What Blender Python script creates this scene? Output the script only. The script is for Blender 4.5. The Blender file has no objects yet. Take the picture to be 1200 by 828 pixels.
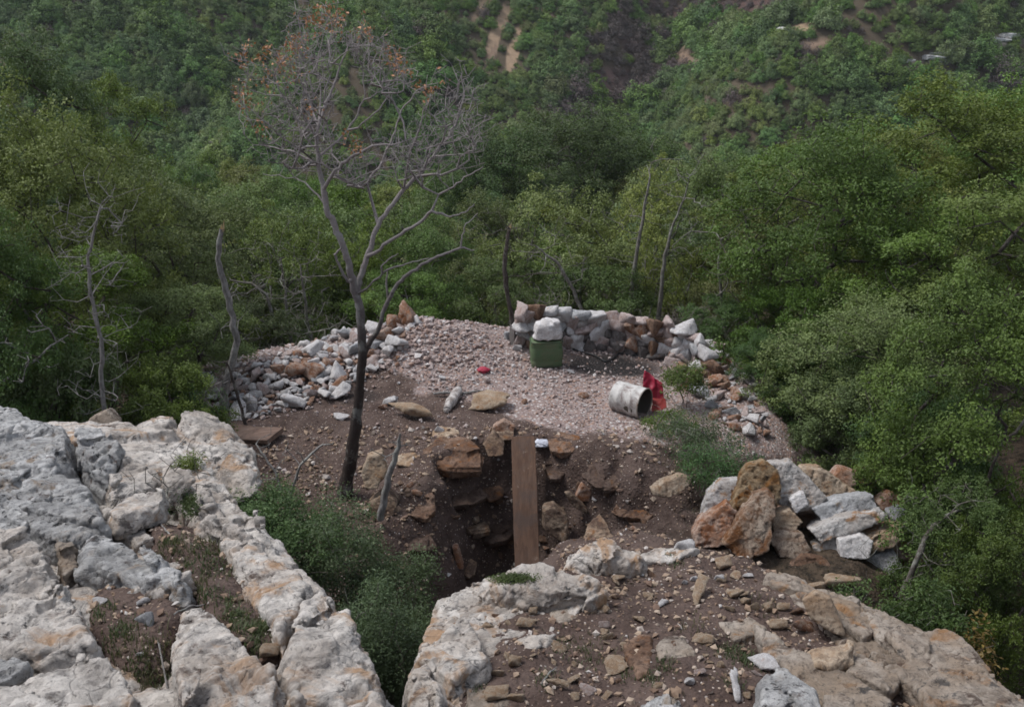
import bpy, bmesh, math, random
import numpy as np
from mathutils import Vector, Matrix

# ------------------------------------------------------------------ camera, sky, sun, exposure
scene = bpy.context.scene
COL = scene.collection
PITCH = math.radians(20.0)
CAMZ = 6.0
FPX = 1128.0                      # focal length in pixels of a 1200 px wide picture
cam_d = bpy.data.cameras.new("camera")
cam_d.sensor_fit = 'HORIZONTAL'
cam_d.sensor_width = 36.0
cam_d.lens = 36.0 * FPX / 1200.0
cam_d.clip_start = 0.05
cam_d.clip_end = 3000.0
cam = bpy.data.objects.new("camera", cam_d)
COL.objects.link(cam)
cam.location = (0, 0, CAMZ)
cam.rotation_euler = (math.pi / 2 - PITCH, 0, 0)
scene.camera = cam

SUN_EL, SUN_AZ = math.radians(60), math.radians(282)     # azimuth clockwise from +Y
world = bpy.data.worlds.new("World")
scene.world = world
world.use_nodes = True
wn = world.node_tree
wn.nodes.clear()
w_out = wn.nodes.new('ShaderNodeOutputWorld')
w_bg = wn.nodes.new('ShaderNodeBackground')
w_sky = wn.nodes.new('ShaderNodeTexSky')
w_sky.sky_type = 'NISHITA'
w_sky.sun_disc = False
w_sky.sun_elevation = SUN_EL
w_sky.sun_rotation = SUN_AZ
w_hs = wn.nodes.new('ShaderNodeHueSaturation')           # cloud cover takes most of the blue out
w_hs.inputs['Saturation'].default_value = 0.42
wn.links.new(w_sky.outputs[0], w_hs.inputs['Color'])
wn.links.new(w_hs.outputs[0], w_bg.inputs[0])
w_bg.inputs[1].default_value = 0.10
wn.links.new(w_bg.outputs[0], w_out.inputs[0])
sun_d = bpy.data.lights.new("sun", 'SUN')
sun_d.energy = 1.5
sun_d.angle = math.radians(20)
sun_d.color = (1.0, 0.98, 0.955)
sun = bpy.data.objects.new("sun", sun_d)
COL.objects.link(sun)
sdir = Vector((math.sin(SUN_AZ) * math.cos(SUN_EL), math.cos(SUN_AZ) * math.cos(SUN_EL), math.sin(SUN_EL)))
sun.rotation_euler = sdir.to_track_quat('Z', 'Y').to_euler()
sun.location = sdir * 60
vs = scene.view_settings
vs.view_transform = 'Standard'
vs.look = 'None'
vs.gamma = 1.0
vs.use_curve_mapping = False
HAZE = 0.0002
vs.exposure = 1.05
scene.cycles.filter_width = 1.7
scene.cycles.max_bounces = 6
scene.cycles.diffuse_bounces = 3
scene.cycles.glossy_bounces = 2
scene.cycles.transmission_bounces = 3
scene.cycles.transparent_max_bounces = 4
scene.cycles.caustics_reflective = False
scene.cycles.caustics_refractive = False

CP, SP = math.cos(PITCH), math.sin(PITCH)

# ------------------------------------------------------------------ helpers: numbers and noise
def P(px, py, Y):
    """world point seen at photo pixel (px,py) that lies at world distance Y"""
    a, b = (px - 600) / FPX, -(py - 414) / FPX
    dx, dy, dz = a, CP + b * SP, -SP + b * CP
    k = Y / dy
    return np.array([dx * k, Y, CAMZ + dz * k])

def to_px(x, y, z):
    dz = z - CAMZ
    dep = y * CP - dz * SP
    up = y * SP + dz * CP
    dep = np.where(dep < 0.3, 0.3, dep)
    return 600 + FPX * x / dep, 414 - FPX * up / dep, dep

def sm(a, b, x):
    t = np.clip((x - a) / (b - a), 0, 1)
    return t * t * (3 - 2 * t)

def _hash(ix, iy, iz, seed):
    h = (ix.astype(np.int64) * 374761393 + iy.astype(np.int64) * 668265263 + iz.astype(np.int64) * 2147483647 + seed * 974711) & 0xffffffff
    h = ((h ^ (h >> 13)) * 1274126177) & 0xffffffff
    h = ((h ^ (h >> 16)) * 2246822519) & 0xffffffff
    return ((h ^ (h >> 15)) & 0xffffff) / float(0xffffff)

def vnoise(p, seed=0):
    i = np.floor(p).astype(np.int64)
    f = p - i
    u = f * f * f * (f * (f * 6 - 15) + 10)
    r = 0
    for dx in (0, 1):
        wx = u[:, 0] if dx else 1 - u[:, 0]
        for dy in (0, 1):
            wy = u[:, 1] if dy else 1 - u[:, 1]
            for dz in (0, 1):
                wz = u[:, 2] if dz else 1 - u[:, 2]
                r = r + wx * wy * wz * _hash(i[:, 0] + dx, i[:, 1] + dy, i[:, 2] + dz, seed)
    return r * 2 - 1

def fbm(p, octv=4, seed=0, gain=0.5):
    a, s, t = 1.0, 0, 0
    q = p.copy()
    for k in range(octv):
        s = s + a * vnoise(q, seed + k * 17)
        t += a
        a *= gain
        q = q * 2.03 + 11.7
    return s / t

def ridged(p, octv=4, seed=0):
    a, s, t = 1.0, 0, 0
    q = p.copy()
    for k in range(octv):
        s = s + a * (1 - np.abs(vnoise(q, seed + k * 13)))
        t += a
        a *= 0.5
        q = q * 2.1 + 5.3
    return s / t

def worley(p, seed=0):
    """F1, F2 and a random number of the nearest cell"""
    i = np.floor(p).astype(np.int64)
    n = len(p)
    f1 = np.full(n, 9.0)
    f2 = np.full(n, 9.0)
    cid = np.zeros(n)
    for dx in (-1, 0, 1):
        for dy in (-1, 0, 1):
            for dz in (-1, 0, 1):
                cx, cy, cz = i[:, 0] + dx, i[:, 1] + dy, i[:, 2] + dz
                q = np.stack([cx + _hash(cx, cy, cz, seed), cy + _hash(cx, cy, cz, seed + 1), cz + _hash(cx, cy, cz, seed + 2)], 1)
                d = np.linalg.norm(q - p, axis=1)
                r = _hash(cx, cy, cz, seed + 3)
                near = d < f1
                f2 = np.where(near, f1, np.minimum(f2, d))
                cid = np.where(near, r, cid)
                f1 = np.where(near, d, f1)
    return f1, f2, cid

def poly_sdf(x, y, poly):
    """signed distance to a polygon in plan, negative inside"""
    poly = np.asarray(poly, float)
    n = len(poly)
    d = np.full(x.shape, 1e9)
    inside = np.zeros(x.shape, bool)
    for k in range(n):
        ax, ay = poly[k]
        bx, by = poly[(k + 1) % n]
        ex, ey = bx - ax, by - ay
        wx, wy = x - ax, y - ay
        t = np.clip((wx * ex + wy * ey) / (ex * ex + ey * ey), 0, 1)
        d = np.minimum(d, np.hypot(wx - ex * t, wy - ey * t))
        c = (ay > y) != (by > y)
        xi = ax + (y - ay) / (by - ay + 1e-12) * ex
        inside ^= c & (x < xi)
    return np.where(inside, -d, d)

# ------------------------------------------------------------------ helpers: objects
def tag(o, label=None, cat=None, group=None, kind=None):
    if label: o['label'] = label
    if cat: o['category'] = cat
    if group: o['group'] = group
    if kind or cat: o['kind'] = kind or 'thing'
    return o

def empty(name, loc, label, cat, group=None):
    o = bpy.data.objects.new(name, None)
    o.empty_display_size = 0.1
    COL.objects.link(o)
    o.location = [float(v) for v in loc]
    return tag(o, label, cat, group)

def link(name, me, parent=None, loc=(0, 0, 0)):
    o = bpy.data.objects.new(name, me)
    COL.objects.link(o)
    o.location = [float(v) for v in loc]
    if parent is not None: o.parent = parent
    return o

def mesh_np(name, verts, faces, mat=None, smooth=False):
    """faces: int array (n,3) or (n,4)"""
    me = bpy.data.meshes.new(name)
    verts = np.asarray(verts, np.float32)
    faces = np.asarray(faces, np.int32)
    k = faces.shape[1]
    me.vertices.add(len(verts))
    me.vertices.foreach_set('co', verts.ravel())
    me.loops.add(faces.size)
    me.loops.foreach_set('vertex_index', faces.ravel())
    me.polygons.add(len(faces))
    me.polygons.foreach_set('loop_start', np.arange(0, faces.size, k, dtype=np.int32))
    me.polygons.foreach_set('use_smooth', np.full(len(faces), smooth, dtype=bool))
    me.update(calc_edges=True)
    if mat: me.materials.append(mat)
    return me

def bm_mesh(name, bm, mat=None, smooth=False):
    me = bpy.data.meshes.new(name)
    bmesh.ops.recalc_face_normals(bm, faces=bm.faces[:])
    bm.to_mesh(me)
    bm.free()
    if mat: me.materials.append(mat)
    me.polygons.foreach_set('use_smooth', np.full(len(me.polygons), smooth, dtype=bool))
    return me

def get_co(me):
    a = np.empty(len(me.vertices) * 3, np.float32)
    me.vertices.foreach_get('co', a)
    return a.reshape(-1, 3).astype(float)

def set_co(me, co):
    me.vertices.foreach_set('co', co.astype(np.float32).ravel())
    me.update()

def get_no(me):
    a = np.empty(len(me.vertices) * 3, np.float32)
    me.vertices.foreach_get('normal', a)
    return a.reshape(-1, 3).astype(float)

def over_mat(o, m):
    o.material_slots[0].link = 'OBJECT'
    o.material_slots[0].material = m

# ------------------------------------------------------------------ helpers: materials
class NT:
    def __init__(self, name):
        self.m = bpy.data.materials.new(name)
        self.m.use_nodes = True
        self.t = self.m.node_tree
        self.t.nodes.clear()
        self.out = self.n('ShaderNodeOutputMaterial')
    def n(self, typ, **kw):
        nd = self.t.nodes.new(typ)
        for k, v in kw.items(): setattr(nd, k, v)
        return nd
    def l(self, a, b): self.t.links.new(a, b)
    def val(self, sock, v):
        if hasattr(v, 'is_output'): self.l(v, sock)
        else: sock.default_value = v
    def coord(self, kind='Object', rnd=True):
        tc = self.n('ShaderNodeTexCoord')
        s = tc.outputs[kind]
        if rnd:
            oi = self.n('ShaderNodeObjectInfo')
            mu = self.n('ShaderNodeMath', operation='MULTIPLY')
            self.l(oi.outputs['Random'], mu.inputs[0]); mu.inputs[1].default_value = 93.0
            ad = self.n('ShaderNodeVectorMath', operation='ADD')
            self.l(s, ad.inputs[0]); self.l(mu.outputs[0], ad.inputs[1])
            s = ad.outputs[0]
        return s
    def noise(self, co, scale, detail=4, rough=0.55, dist=0.0):
        nd = self.n('ShaderNodeTexNoise')
        self.l(co, nd.inputs['Vector'])
        nd.inputs['Scale'].default_value = scale
        nd.inputs['Detail'].default_value = detail
        nd.inputs['Roughness'].default_value = rough
        nd.inputs['Distortion'].default_value = dist
        return nd.outputs['Fac']
    def vor(self, co, scale, feature='F1', out='Distance', rnd=1.0):
        nd = self.n('ShaderNodeTexVoronoi', feature=feature)
        self.l(co, nd.inputs['Vector'])
        nd.inputs['Scale'].default_value = scale
        nd.inputs['Randomness'].default_value = rnd
        return nd.outputs[out]
    def rng(self, x, a, b, c=0.0, d=1.0, smooth=True):
        nd = self.n('ShaderNodeMapRange')
        if smooth: nd.interpolation_type = 'SMOOTHSTEP'
        self.l(x, nd.inputs[0])
        for i, v in enumerate((a, b, c, d)): nd.inputs[1 + i].default_value = v
        return nd.outputs[0]
    def mix(self, fac, a, b, blend='MIX'):
        nd = self.n('ShaderNodeMix', data_type='RGBA', blend_type=blend)
        self.val(nd.inputs[0], fac)
        for s, v in ((nd.inputs[6], a), (nd.inputs[7], b)):
            if hasattr(v, 'is_output'): self.l(v, s)
            else: s.default_value = (*v, 1) if len(v) == 3 else v
        return nd.outputs[2]
    def math(self, op, a, b=None):
        nd = self.n('ShaderNodeMath', operation=op)
        self.val(nd.inputs[0], a)
        if b is not None: self.val(nd.inputs[1], b)
        return nd.outputs[0]
    def bump(self, h, strength, dist, prev=None):
        nd = self.n('ShaderNodeBump')
        nd.inputs['Strength'].default_value = strength
        nd.inputs['Distance'].default_value = dist
        self.l(h, nd.inputs['Height'])
        if prev is not None: self.l(prev, nd.inputs['Normal'])
        return nd.outputs[0]
    def principled(self, col, rough=0.9, normal=None, metal=0.0, spec=0.3):
        b = self.n('ShaderNodeBsdfPrincipled')
        self.val(b.inputs['Base Color'], col if hasattr(col, 'is_output') else (*col, 1))
        self.val(b.inputs['Roughness'], rough)
        b.inputs['Metallic'].default_value = metal
        b.inputs['Specular IOR Level'].default_value = spec
        if normal is not None: self.l(normal, b.inputs['Normal'])
        self.l(b.outputs[0], self.out.inputs[0])
        return b

def rock_material(name, light, mid, dark, stain, stain_amt=0.5, lichen=0.3, soil=0.0, scale=1.0, grain=1.0):
    t = NT(name)
    co = t.coord('Object')
    big = t.noise(co, 1.3 * scale, 5, 0.6, 0.6)
    c = t.mix(t.rng(big, 0.36, 0.62), mid, light)
    fine = t.noise(co, 9 * scale, 6, 0.65, 0.3)
    c = t.mix(t.rng(fine, 0.48, 0.70, 0, 0.75), c, dark)
    pit_ = t.noise(co, 22 * scale, 5, 0.7, 0.2)
    c = t.mix(t.rng(pit_, 0.56, 0.66, 0, 0.75), c, tuple(0.55 * v for v in dark))
    bl = t.noise(co, 4.2 * scale, 6, 0.68, 0.8)
    c = t.mix(t.rng(bl, 0.50, 0.64, 0, 0.5), c, tuple(0.75 * d_ + 0.25 * m_ for d_, m_ in zip(dark, mid)))
    st = t.noise(co, 2.1 * scale, 5, 0.62, 1.2)
    e = 0.66 - 0.30 * stain_amt
    c = t.mix(t.rng(st, e, e + 0.14, 0, 0.9), c, stain)
    wz = t.noise(co, 0.9 * scale, 4, 0.6, 1.5)
    c = t.mix(t.rng(wz, 0.50, 0.66, 0, 0.45), c, tuple(0.6 * d_ + 0.4 * m_ for d_, m_ in zip(dark, mid)))
    # dark lichen blotches
    if lichen > 0:
        li = t.noise(co, 7.5 * scale, 5, 0.7, 0.2)
        li2 = t.noise(co, 1.7 * scale, 3, 0.5)
        lm = t.math('MULTIPLY', t.rng(li, 0.565, 0.63), t.rng(li2, 0.42, 0.60))
        c = t.mix(t.math('MULTIPLY', lm, lichen), c, (0.05, 0.05, 0.052))
    if soil > 0:
        so = t.noise(co, 3.6 * scale, 6, 0.7, 0.4)
        c = t.mix(t.rng(so, 0.60 - 0.18 * soil, 0.70 - 0.15 * soil, 0, 0.85), c, (0.075, 0.047, 0.036))
    # white worn speckles
    sp = t.noise(co, 26 * scale, 3, 0.6)
    c = t.mix(t.rng(sp, 0.60, 0.75, 0, 0.55), c, light)
    geo_ = t.n('ShaderNodeNewGeometry')
    c = t.mix(t.rng(geo_.outputs['Pointiness'], 0.51, 0.60, 0, 0.55), c, light)
    # hairline cracks
    dco = t.n('ShaderNodeVectorMath', operation='ADD')
    nz = t.n('ShaderNodeTexNoise'); t.l(co, nz.inputs['Vector']); nz.inputs['Scale'].default_value = 2.5 * scale
    t.l(co, dco.inputs[0]); t.l(nz.outputs['Color'], dco.inputs[1])
    cr = t.vor(dco.outputs[0], 2.2 * scale, 'DISTANCE_TO_EDGE')
    crk = t.rng(cr, 0.0, 0.022, 1, 0)
    c = t.mix(t.math('MULTIPLY', crk, t.rng(big, 0.48, 0.62, 0.0, 0.55)), c, tuple(0.35 * v for v in dark))
    h1 = t.noise(co, 14 * scale, 8, 0.72, 0.4)
    n = t.bump(h1, 0.9 * grain, 0.07 / scale)
    h2 = t.noise(co, 60 * scale, 4, 0.7)
    n = t.bump(h2, 0.5 * grain, 0.012 / scale, n)
    n = t.bump(t.rng(cr, 0.0, 0.03), 0.35, 0.03 / scale, n)
    t.principled(c, 0.92, n, spec=0.2)
    return t.m

WHITE = (0.58, 0.555, 0.54)
M = {}
M['outcrop'] = rock_material('outcrop_rock', (0.70, 0.65, 0.60), (0.48, 0.415, 0.36), (0.16, 0.15, 0.145), (0.42, 0.26, 0.15), 0.50, 0.9, 0.15)
M['outcrop_grey'] = rock_material('outcrop_grey_rock', (0.62, 0.61, 0.60), (0.40, 0.39, 0.38), (0.13, 0.13, 0.135), (0.32, 0.24, 0.17), 0.34, 1.0, 0.18, 1.2, 1.2)
M['outcrop_tan'] = rock_material('outcrop_tan_rock', (0.43, 0.37, 0.315), (0.30, 0.23, 0.17), (0.14, 0.115, 0.095), (0.31, 0.17, 0.08), 0.36, 0.8, 0.32)
M['white'] = rock_material('white_quartz', (0.70, 0.68, 0.675), (0.54, 0.51, 0.50), (0.30, 0.275, 0.265), (0.38, 0.19, 0.12), 0.18, 0.2, 0.0, 3.0)
M['pink'] = rock_material('pinkish_stone', (0.52, 0.45, 0.43), (0.38, 0.29, 0.26), (0.20, 0.13, 0.11), (0.30, 0.14, 0.09), 0.3, 0.2, 0.0, 3.0)
M['orange'] = rock_material('iron_stained_stone', (0.44, 0.34, 0.28), (0.28, 0.125, 0.06), (0.11, 0.055, 0.035), (0.22, 0.085, 0.035), 0.5, 0.15, 0.0, 3.0)
M['tan'] = rock_material('tan_stone', (0.44, 0.355, 0.27), (0.32, 0.215, 0.135), (0.15, 0.105, 0.075), (0.27, 0.14, 0.06), 0.35, 0.25, 0.1, 3.0)
M['grey'] = rock_material('grey_stone', (0.48, 0.48, 0.49), (0.33, 0.33, 0.335), (0.14, 0.14, 0.145), (0.34, 0.25, 0.17), 0.15, 0.6, 0.0, 3.0)
M['brown'] = rock_material('brown_slab_rock', (0.27, 0.18, 0.13), (0.155, 0.085, 0.052), (0.06, 0.038, 0.03), (0.20, 0.085, 0.032), 0.42, 0.2, 0.5, 2.0)
M['ochre'] = rock_material('ochre_boulder', (0.33, 0.25, 0.16), (0.155, 0.083, 0.034), (0.055, 0.033, 0.02), (0.20, 0.085, 0.022), 0.45, 0.7, 0.0, 1.8)
M['cluster_white'] = rock_material('pale_boulder', (0.54, 0.52, 0.505), (0.40, 0.36, 0.33), (0.21, 0.19, 0.18), (0.33, 0.18, 0.085), 0.42, 0.25, 0.0, 1.6)
M['rust'] = rock_material('rust_boulder', (0.42, 0.34, 0.27), (0.20, 0.085, 0.032), (0.07, 0.035, 0.02), (0.13, 0.055, 0.022), 0.45, 0.5, 0.0, 1.8)
M['pit_tan'] = rock_material('soiled_tan_stone', (0.34, 0.26, 0.19), (0.20, 0.125, 0.08), (0.08, 0.055, 0.042), (0.20, 0.095, 0.04), 0.4, 0.25, 0.85, 2.0)
M['pit_dark'] = rock_material('soiled_dark_rock', (0.17, 0.12, 0.095), (0.095, 0.062, 0.047), (0.045, 0.031, 0.026), (0.13, 0.065, 0.03), 0.35, 0.25, 0.8, 2.0)
M['sooty'] = rock_material('sooty_stone', (0.22, 0.20, 0.19), (0.12, 0.10, 0.095), (0.04, 0.037, 0.035), (0.16, 0.09, 0.06), 0.25, 0.4, 0.0, 3.0)

def leaf_material(name, c1, c2, c3, trans=0.3):
    t = NT(name)
    oi = t.n('ShaderNodeObjectInfo')
    geo = t.n('ShaderNodeNewGeometry')
    co = t.coord('Object')
    nz = t.noise(co, 0.9, 3, 0.6)
    c = t.mix(t.rng(nz, 0.35, 0.65), c1, c2)
    c = t.mix(t.rng(geo.outputs['Random Per Island'], 0.55, 1.0, 0, 0.8), c, c3)
    cl_ = t.noise(co, 3.2, 3, 0.6)
    c = t.mix(t.rng(cl_, 0.34, 0.66), t.mix(0.30, c, (0.0, 0.0, 0.0)), t.mix(0.25, c, c3))
    hs = t.n('ShaderNodeHueSaturation')
    t.l(c, hs.inputs['Color'])
    t.l(t.rng(oi.outputs['Random'], 0, 1, 0.478, 0.522, False), hs.inputs['Hue'])
    r2 = t.math('FRACT', t.math('MULTIPLY', oi.outputs['Random'], 17.3))
    t.l(t.rng(r2, 0, 1, 0.72, 1.28, False), hs.inputs['Value'])
    r3 = t.math('FRACT', t.math('MULTIPLY', oi.outputs['Random'], 41.7))
    t.l(t.rng(r3, 0, 1, 0.75, 1.05, False), hs.inputs['Saturation'])
    b = t.principled(hs.outputs[0], 0.55, spec=0.35)
    tr = t.n('ShaderNodeBsdfTranslucent')
    t.l(t.mix(0.4, hs.outputs[0], (0.12, 0.16, 0.03)), tr.inputs[0])
    mx = t.n('ShaderNodeMixShader')
    mx.inputs[0].default_value = trans
    t.l(b.outputs[0], mx.inputs[1]); t.l(tr.outputs[0], mx.inputs[2])
    t.l(mx.outputs[0], t.out.inputs[0])
    return t.m

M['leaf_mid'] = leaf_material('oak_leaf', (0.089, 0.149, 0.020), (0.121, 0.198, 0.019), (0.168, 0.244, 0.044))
M['leaf_olive'] = leaf_material('olive_leaf', (0.148, 0.197, 0.025), (0.198, 0.253, 0.031), (0.266, 0.318, 0.071))
M['leaf_bright'] = leaf_material('bright_leaf', (0.103, 0.188, 0.012), (0.133, 0.241, 0.013), (0.178, 0.275, 0.041))
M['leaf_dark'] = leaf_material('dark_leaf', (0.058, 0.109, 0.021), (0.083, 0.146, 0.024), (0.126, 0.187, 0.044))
M['leaf_bluish'] = leaf_material('juniper_leaf', (0.054, 0.106, 0.035), (0.076, 0.140, 0.042), (0.124, 0.194, 0.071))
M['leaf_far'] = leaf_material('maquis_leaf', (0.081, 0.159, 0.030), (0.116, 0.215, 0.031), (0.159, 0.260, 0.047), 0.15)
M['leaf_far_olive'] = leaf_material('maquis_olive_leaf', (0.131, 0.189, 0.044), (0.171, 0.239, 0.047), (0.217, 0.290, 0.068), 0.15)
M['leaf_far_bright'] = leaf_material('maquis_bright_leaf', (0.108, 0.197, 0.029), (0.140, 0.243, 0.032), (0.184, 0.283, 0.052), 0.15)
M['twig_purple'] = leaf_material('bare_scrub', (0.125, 0.088, 0.085), (0.105, 0.072, 0.068), (0.16, 0.125, 0.12), 0.1)
M['leaf_dry'] = leaf_material('dry_orange_leaf', (0.36, 0.13, 0.035), (0.30, 0.10, 0.028), (0.44, 0.20, 0.06), 0.2)
M['leaf_yellow'] = leaf_material('yellowed_leaf', (0.13, 0.075, 0.025), (0.10, 0.062, 0.022), (0.17, 0.11, 0.035), 0.2)

def bark_material(name, c1, c2, lich=0.4, scale=1.0):
    t = NT(name)
    co = t.coord('Object')
    mp = t.n('ShaderNodeMapping'); t.l(co, mp.inputs[0]); mp.inputs['Scale'].default_value = (1, 1, 0.25)
    a = t.noise(mp.outputs[0], 30 * scale, 5, 0.7)
    c = t.mix(t.rng(a, 0.35, 0.65), c1, c2)
    b = t.noise(co, 6 * scale, 4, 0.65)
    c = t.mix(t.rng(b, 0.52, 0.64, 0, lich), c, (0.34, 0.35, 0.31))
    n = t.bump(a, 0.9, 0.02)
    t.principled(c, 0.95, n, spec=0.15)
    return t.m
M['bark'] = bark_material('grey_bark', (0.085, 0.072, 0.060), (0.16, 0.145, 0.13), 0.5)
M['bark_pale'] = bark_material('pale_bark', (0.11, 0.10, 0.088), (0.20, 0.185, 0.165), 0.5)
M['bark_dark'] = bark_material('dark_bark', (0.045, 0.036, 0.032), (0.10, 0.082, 0.074), 0.25)
M['bark_bare'] = bark_material('bare_tree_bark', (0.15, 0.125, 0.118), (0.25, 0.215, 0.205), 0.35)
M['deadwood'] = bark_material('weathered_wood', (0.14, 0.13, 0.122), (0.27, 0.255, 0.245), 0.4)

# ------------------------------------------------------------------ terrain
PAD = [(-5.6, 15.4), (-4.3, 16.3), (-3.0, 17.0), (-1.5, 17.6), (0.2, 17.5), (2.0, 17.4), (3.6, 16.8), (4.4, 15.4), (4.0, 13.6), (3.0, 12.2),
       (2.3, 11.5), (1.75, 11.9), (1.1, 12.55), (0.3, 12.75), (-0.5, 12.55), (-1.05, 12.1), (-1.35, 11.2), (-1.9, 10.6), (-2.8, 10.6), (-3.6, 11.6), (-4.6, 13.4)]
LEFT = [(-0.85, 3.7), (-0.98, 4.3), (-1.3, 5.0), (-1.85, 5.9), (-2.55, 7.0), (-3.0, 8.0), (-3.3, 8.6), (-3.9, 9.1), (-5.6, 9.5), (-9, 9.6), (-12, 6), (-12, -4), (-0.62, -4)]
RIGHT = [(-0.68, 4.2), (-0.72, 5.4), (-0.55, 6.3), (-0.1, 7.3), (0.5, 8.2), (1.2, 8.3), (1.9, 8.0), (2.5, 7.4), (3.1, 6.6), (3.35, 5.6), (3.3, 4.6), (3.3, 2.5), (-0.5, 2.5)]

def h_left(x, y):  return 3.29 - 0.16 * y
def h_right(x, y): return 2.62 - 0.17 * y - 0.10 * np.maximum(x - 1.5, 0) + 0.06 * np.minimum(x, 0)

def lowland(x, y):
    yy = np.array([-400, -20, 0, 8, 12, 20, 40, 62, 85, 112, 190, 260, 420, 900])
    zz = np.array([16, 10, 2, -1.0, -1.8, -3.2, -6.2, -8.3, -16, -29, 7.5, 40, 52, 54])
    y2 = y + 6 * np.sin(x * 0.021 + 0.6) * sm(90, 140, y)
    z = np.interp(y2, yy, zz)
    side = 1 - sm(20, 60, y)
    z = z + side * (1.7 * sm(3.8, 8.5, x) + 1.1 * sm(5, 10, -x)) * sm(6, 11, y)
    z = z + 0.075 * np.maximum(x - 4, 0) * sm(25, 60, y) * (1 - sm(95, 120, y))
    far = sm(105, 150, y)
    # gully that runs up the far hillside and the spurs beside it
    def ridge(ax, ay, bx, by, w, hgt, taper=0.0):
        t = ((x - ax) * (bx - ax) + (y - ay) * (by - ay)) / ((bx - ax) ** 2 + (by - ay) ** 2)
        tc = np.clip(t, 0, 1)
        d = np.hypot(x - ax - tc * (bx - ax), y - ay - tc * (by - ay))
        return hgt * (1 - taper * tc) * np.exp(-(d / w) ** 2)
    z = z + far * (ridge(24, 120, 84, 192, 15, 12) - ridge(8, 128, 46, 240, 9, 12) + ridge(-34, 122, 4, 235, 12, 8) - ridge(-60, 125, -26, 235, 10, 8) + ridge(-95, 120, -70, 235, 14, 6)
                  - ridge(62, 205, 120, 215, 9, 5) + ridge(60, 160, 130, 170, 10, 4))
    z = z + far * 2.2 * np.sin(x * 0.055 + 1.3 + y * 0.02)
    z = z + far * 0.05 * np.clip(np.abs(x) - 60, 0, 200)
    return z

def pocket(x, y):
    """soil pockets of the left outcrop"""
    d1 = np.hypot((x + 2.22 + 0.45 * (y - 4.8)) / 0.30, (y - 4.8) / 0.62)
    ax, ay, bx, by = -2.42, 6.1, -1.36, 4.45
    t = np.clip(((x - ax) * (bx - ax) + (y - ay) * (by - ay)) / ((bx - ax) ** 2 + (by - ay) ** 2), 0, 1)
    d2 = np.hypot(x - ax - t * (bx - ax), y - ay - t * (by - ay)) / 0.20
    return 1 - sm(0.7, 1.25, np.minimum(d1, d2))

def height(x, y, detail=True):
    x = np.atleast_1d(np.asarray(x, float)); y = np.atleast_1d(np.asarray(y, float))
    p = np.stack([x, y, np.zeros_like(x)], 1)
    z = lowland(x, y)
    near = (y < 40) & (np.abs(x) < 40)
    if not near.any():
        return z
    w = 0.32 * fbm(p * 0.9, 3, 5)
    # the slope under the camera
    z = np.maximum(z, np.where(y < 6, 4.5 - 1.25 * np.maximum(y - 0.9, 0), -99))
    # spoil platform
    d = poly_sdf(x, y, PAD) + w
    pit = sm(-2.1, -1.2, x) * (1 - sm(1.9, 2.7, x)) * (1 - sm(12.6, 13.4, y))
    k = 0.75 + 1.05 * pit + 0.6 * pit * np.exp(-((x + 0.25) / 0.95) ** 2)
    padz = 0.02 + 0.62 * np.exp(-(((x + 1.4) / 1.9) ** 2 + ((y - 16.3) / 1.1) ** 2)) + 0.28 * np.exp(-(((x + 3.9) / 1.1) ** 2 + ((y - 15.3) / 0.8) ** 2))
    padz = padz - 0.25 * sm(13.0, 11.0, y) * sm(-1.0, -2.0, x) + 0.12 * np.exp(-(((x - 1.6) / 0.7) ** 2 + ((y - 12.2) / 0.5) ** 2))
    padz = padz - 0.55 * sm(1.9, 3.2, x) * sm(13.2, 11.6, y)
    pz = padz - k * np.maximum(d, 0)
    pz = np.where(pit > 0.5, np.maximum(pz, -2.3), np.maximum(pz, -3.0))
    z = np.where(d < 4.5, np.maximum(z, pz), z)
    # the pit and the gully between the two outcrops
    g = sm(-3.3, -2.3, x) * (1 - sm(2.4, 3.2, x)) * sm(3.0, 4.6, y) * (1 - sm(12.0, 12.8, y))
    inside = sm(0.0, 0.35, d)
    z = np.where((g > 0) & (d > 0), z - g * inside * np.maximum(z - np.maximum(pz, -2.2), 0), z)
    # rise under the boulder pile
    z = np.where(y < 12, np.maximum(z, -0.15 - 0.7 * np.maximum(np.hypot((x - 3.1) / 1.1, (y - 10.2) / 0.9) - 1, 0)), z)
    # outcrops
    dl = poly_sdf(x, y, LEFT) + 0.5 * w
    z = np.maximum(z, np.where(dl < 3, h_left(x, y) + 0.17 * pocket(x, y) - 2.6 * np.maximum(dl, 0) - 0.2 * sm(-0.5, 0, dl), -99))
    dr = poly_sdf(x, y, RIGHT) + 0.5 * w
    z = np.maximum(z, np.where(dr < 3, h_right(x, y) - 2.4 * np.maximum(dr, 0) - 0.12 * sm(-0.5, 0, dr), -99))
    if detail:
        a = near * np.where(d < 0.4, 0.55, 1.0)
        z = z + a * (0.09 * fbm(p * 1.7, 4, 3) + 0.035 * fbm(p * 6.0, 3, 9)) * (1 - sm(30, 40, y))
        pf = pit * sm(-0.15, 0.2, d) * (1 - sm(1.6, 2.1, d))
        z = z + pf * (0.26 * fbm(p * 2.6 + 7, 4, 31) + 0.16 * ridged(p * 5, 3, 8) + 0.07 * ridged(np.stack([x * 2, y * 9, 0 * x], 1), 3, 18))
    return z

def H(x, y): return float(height(x, y)[0])

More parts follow.
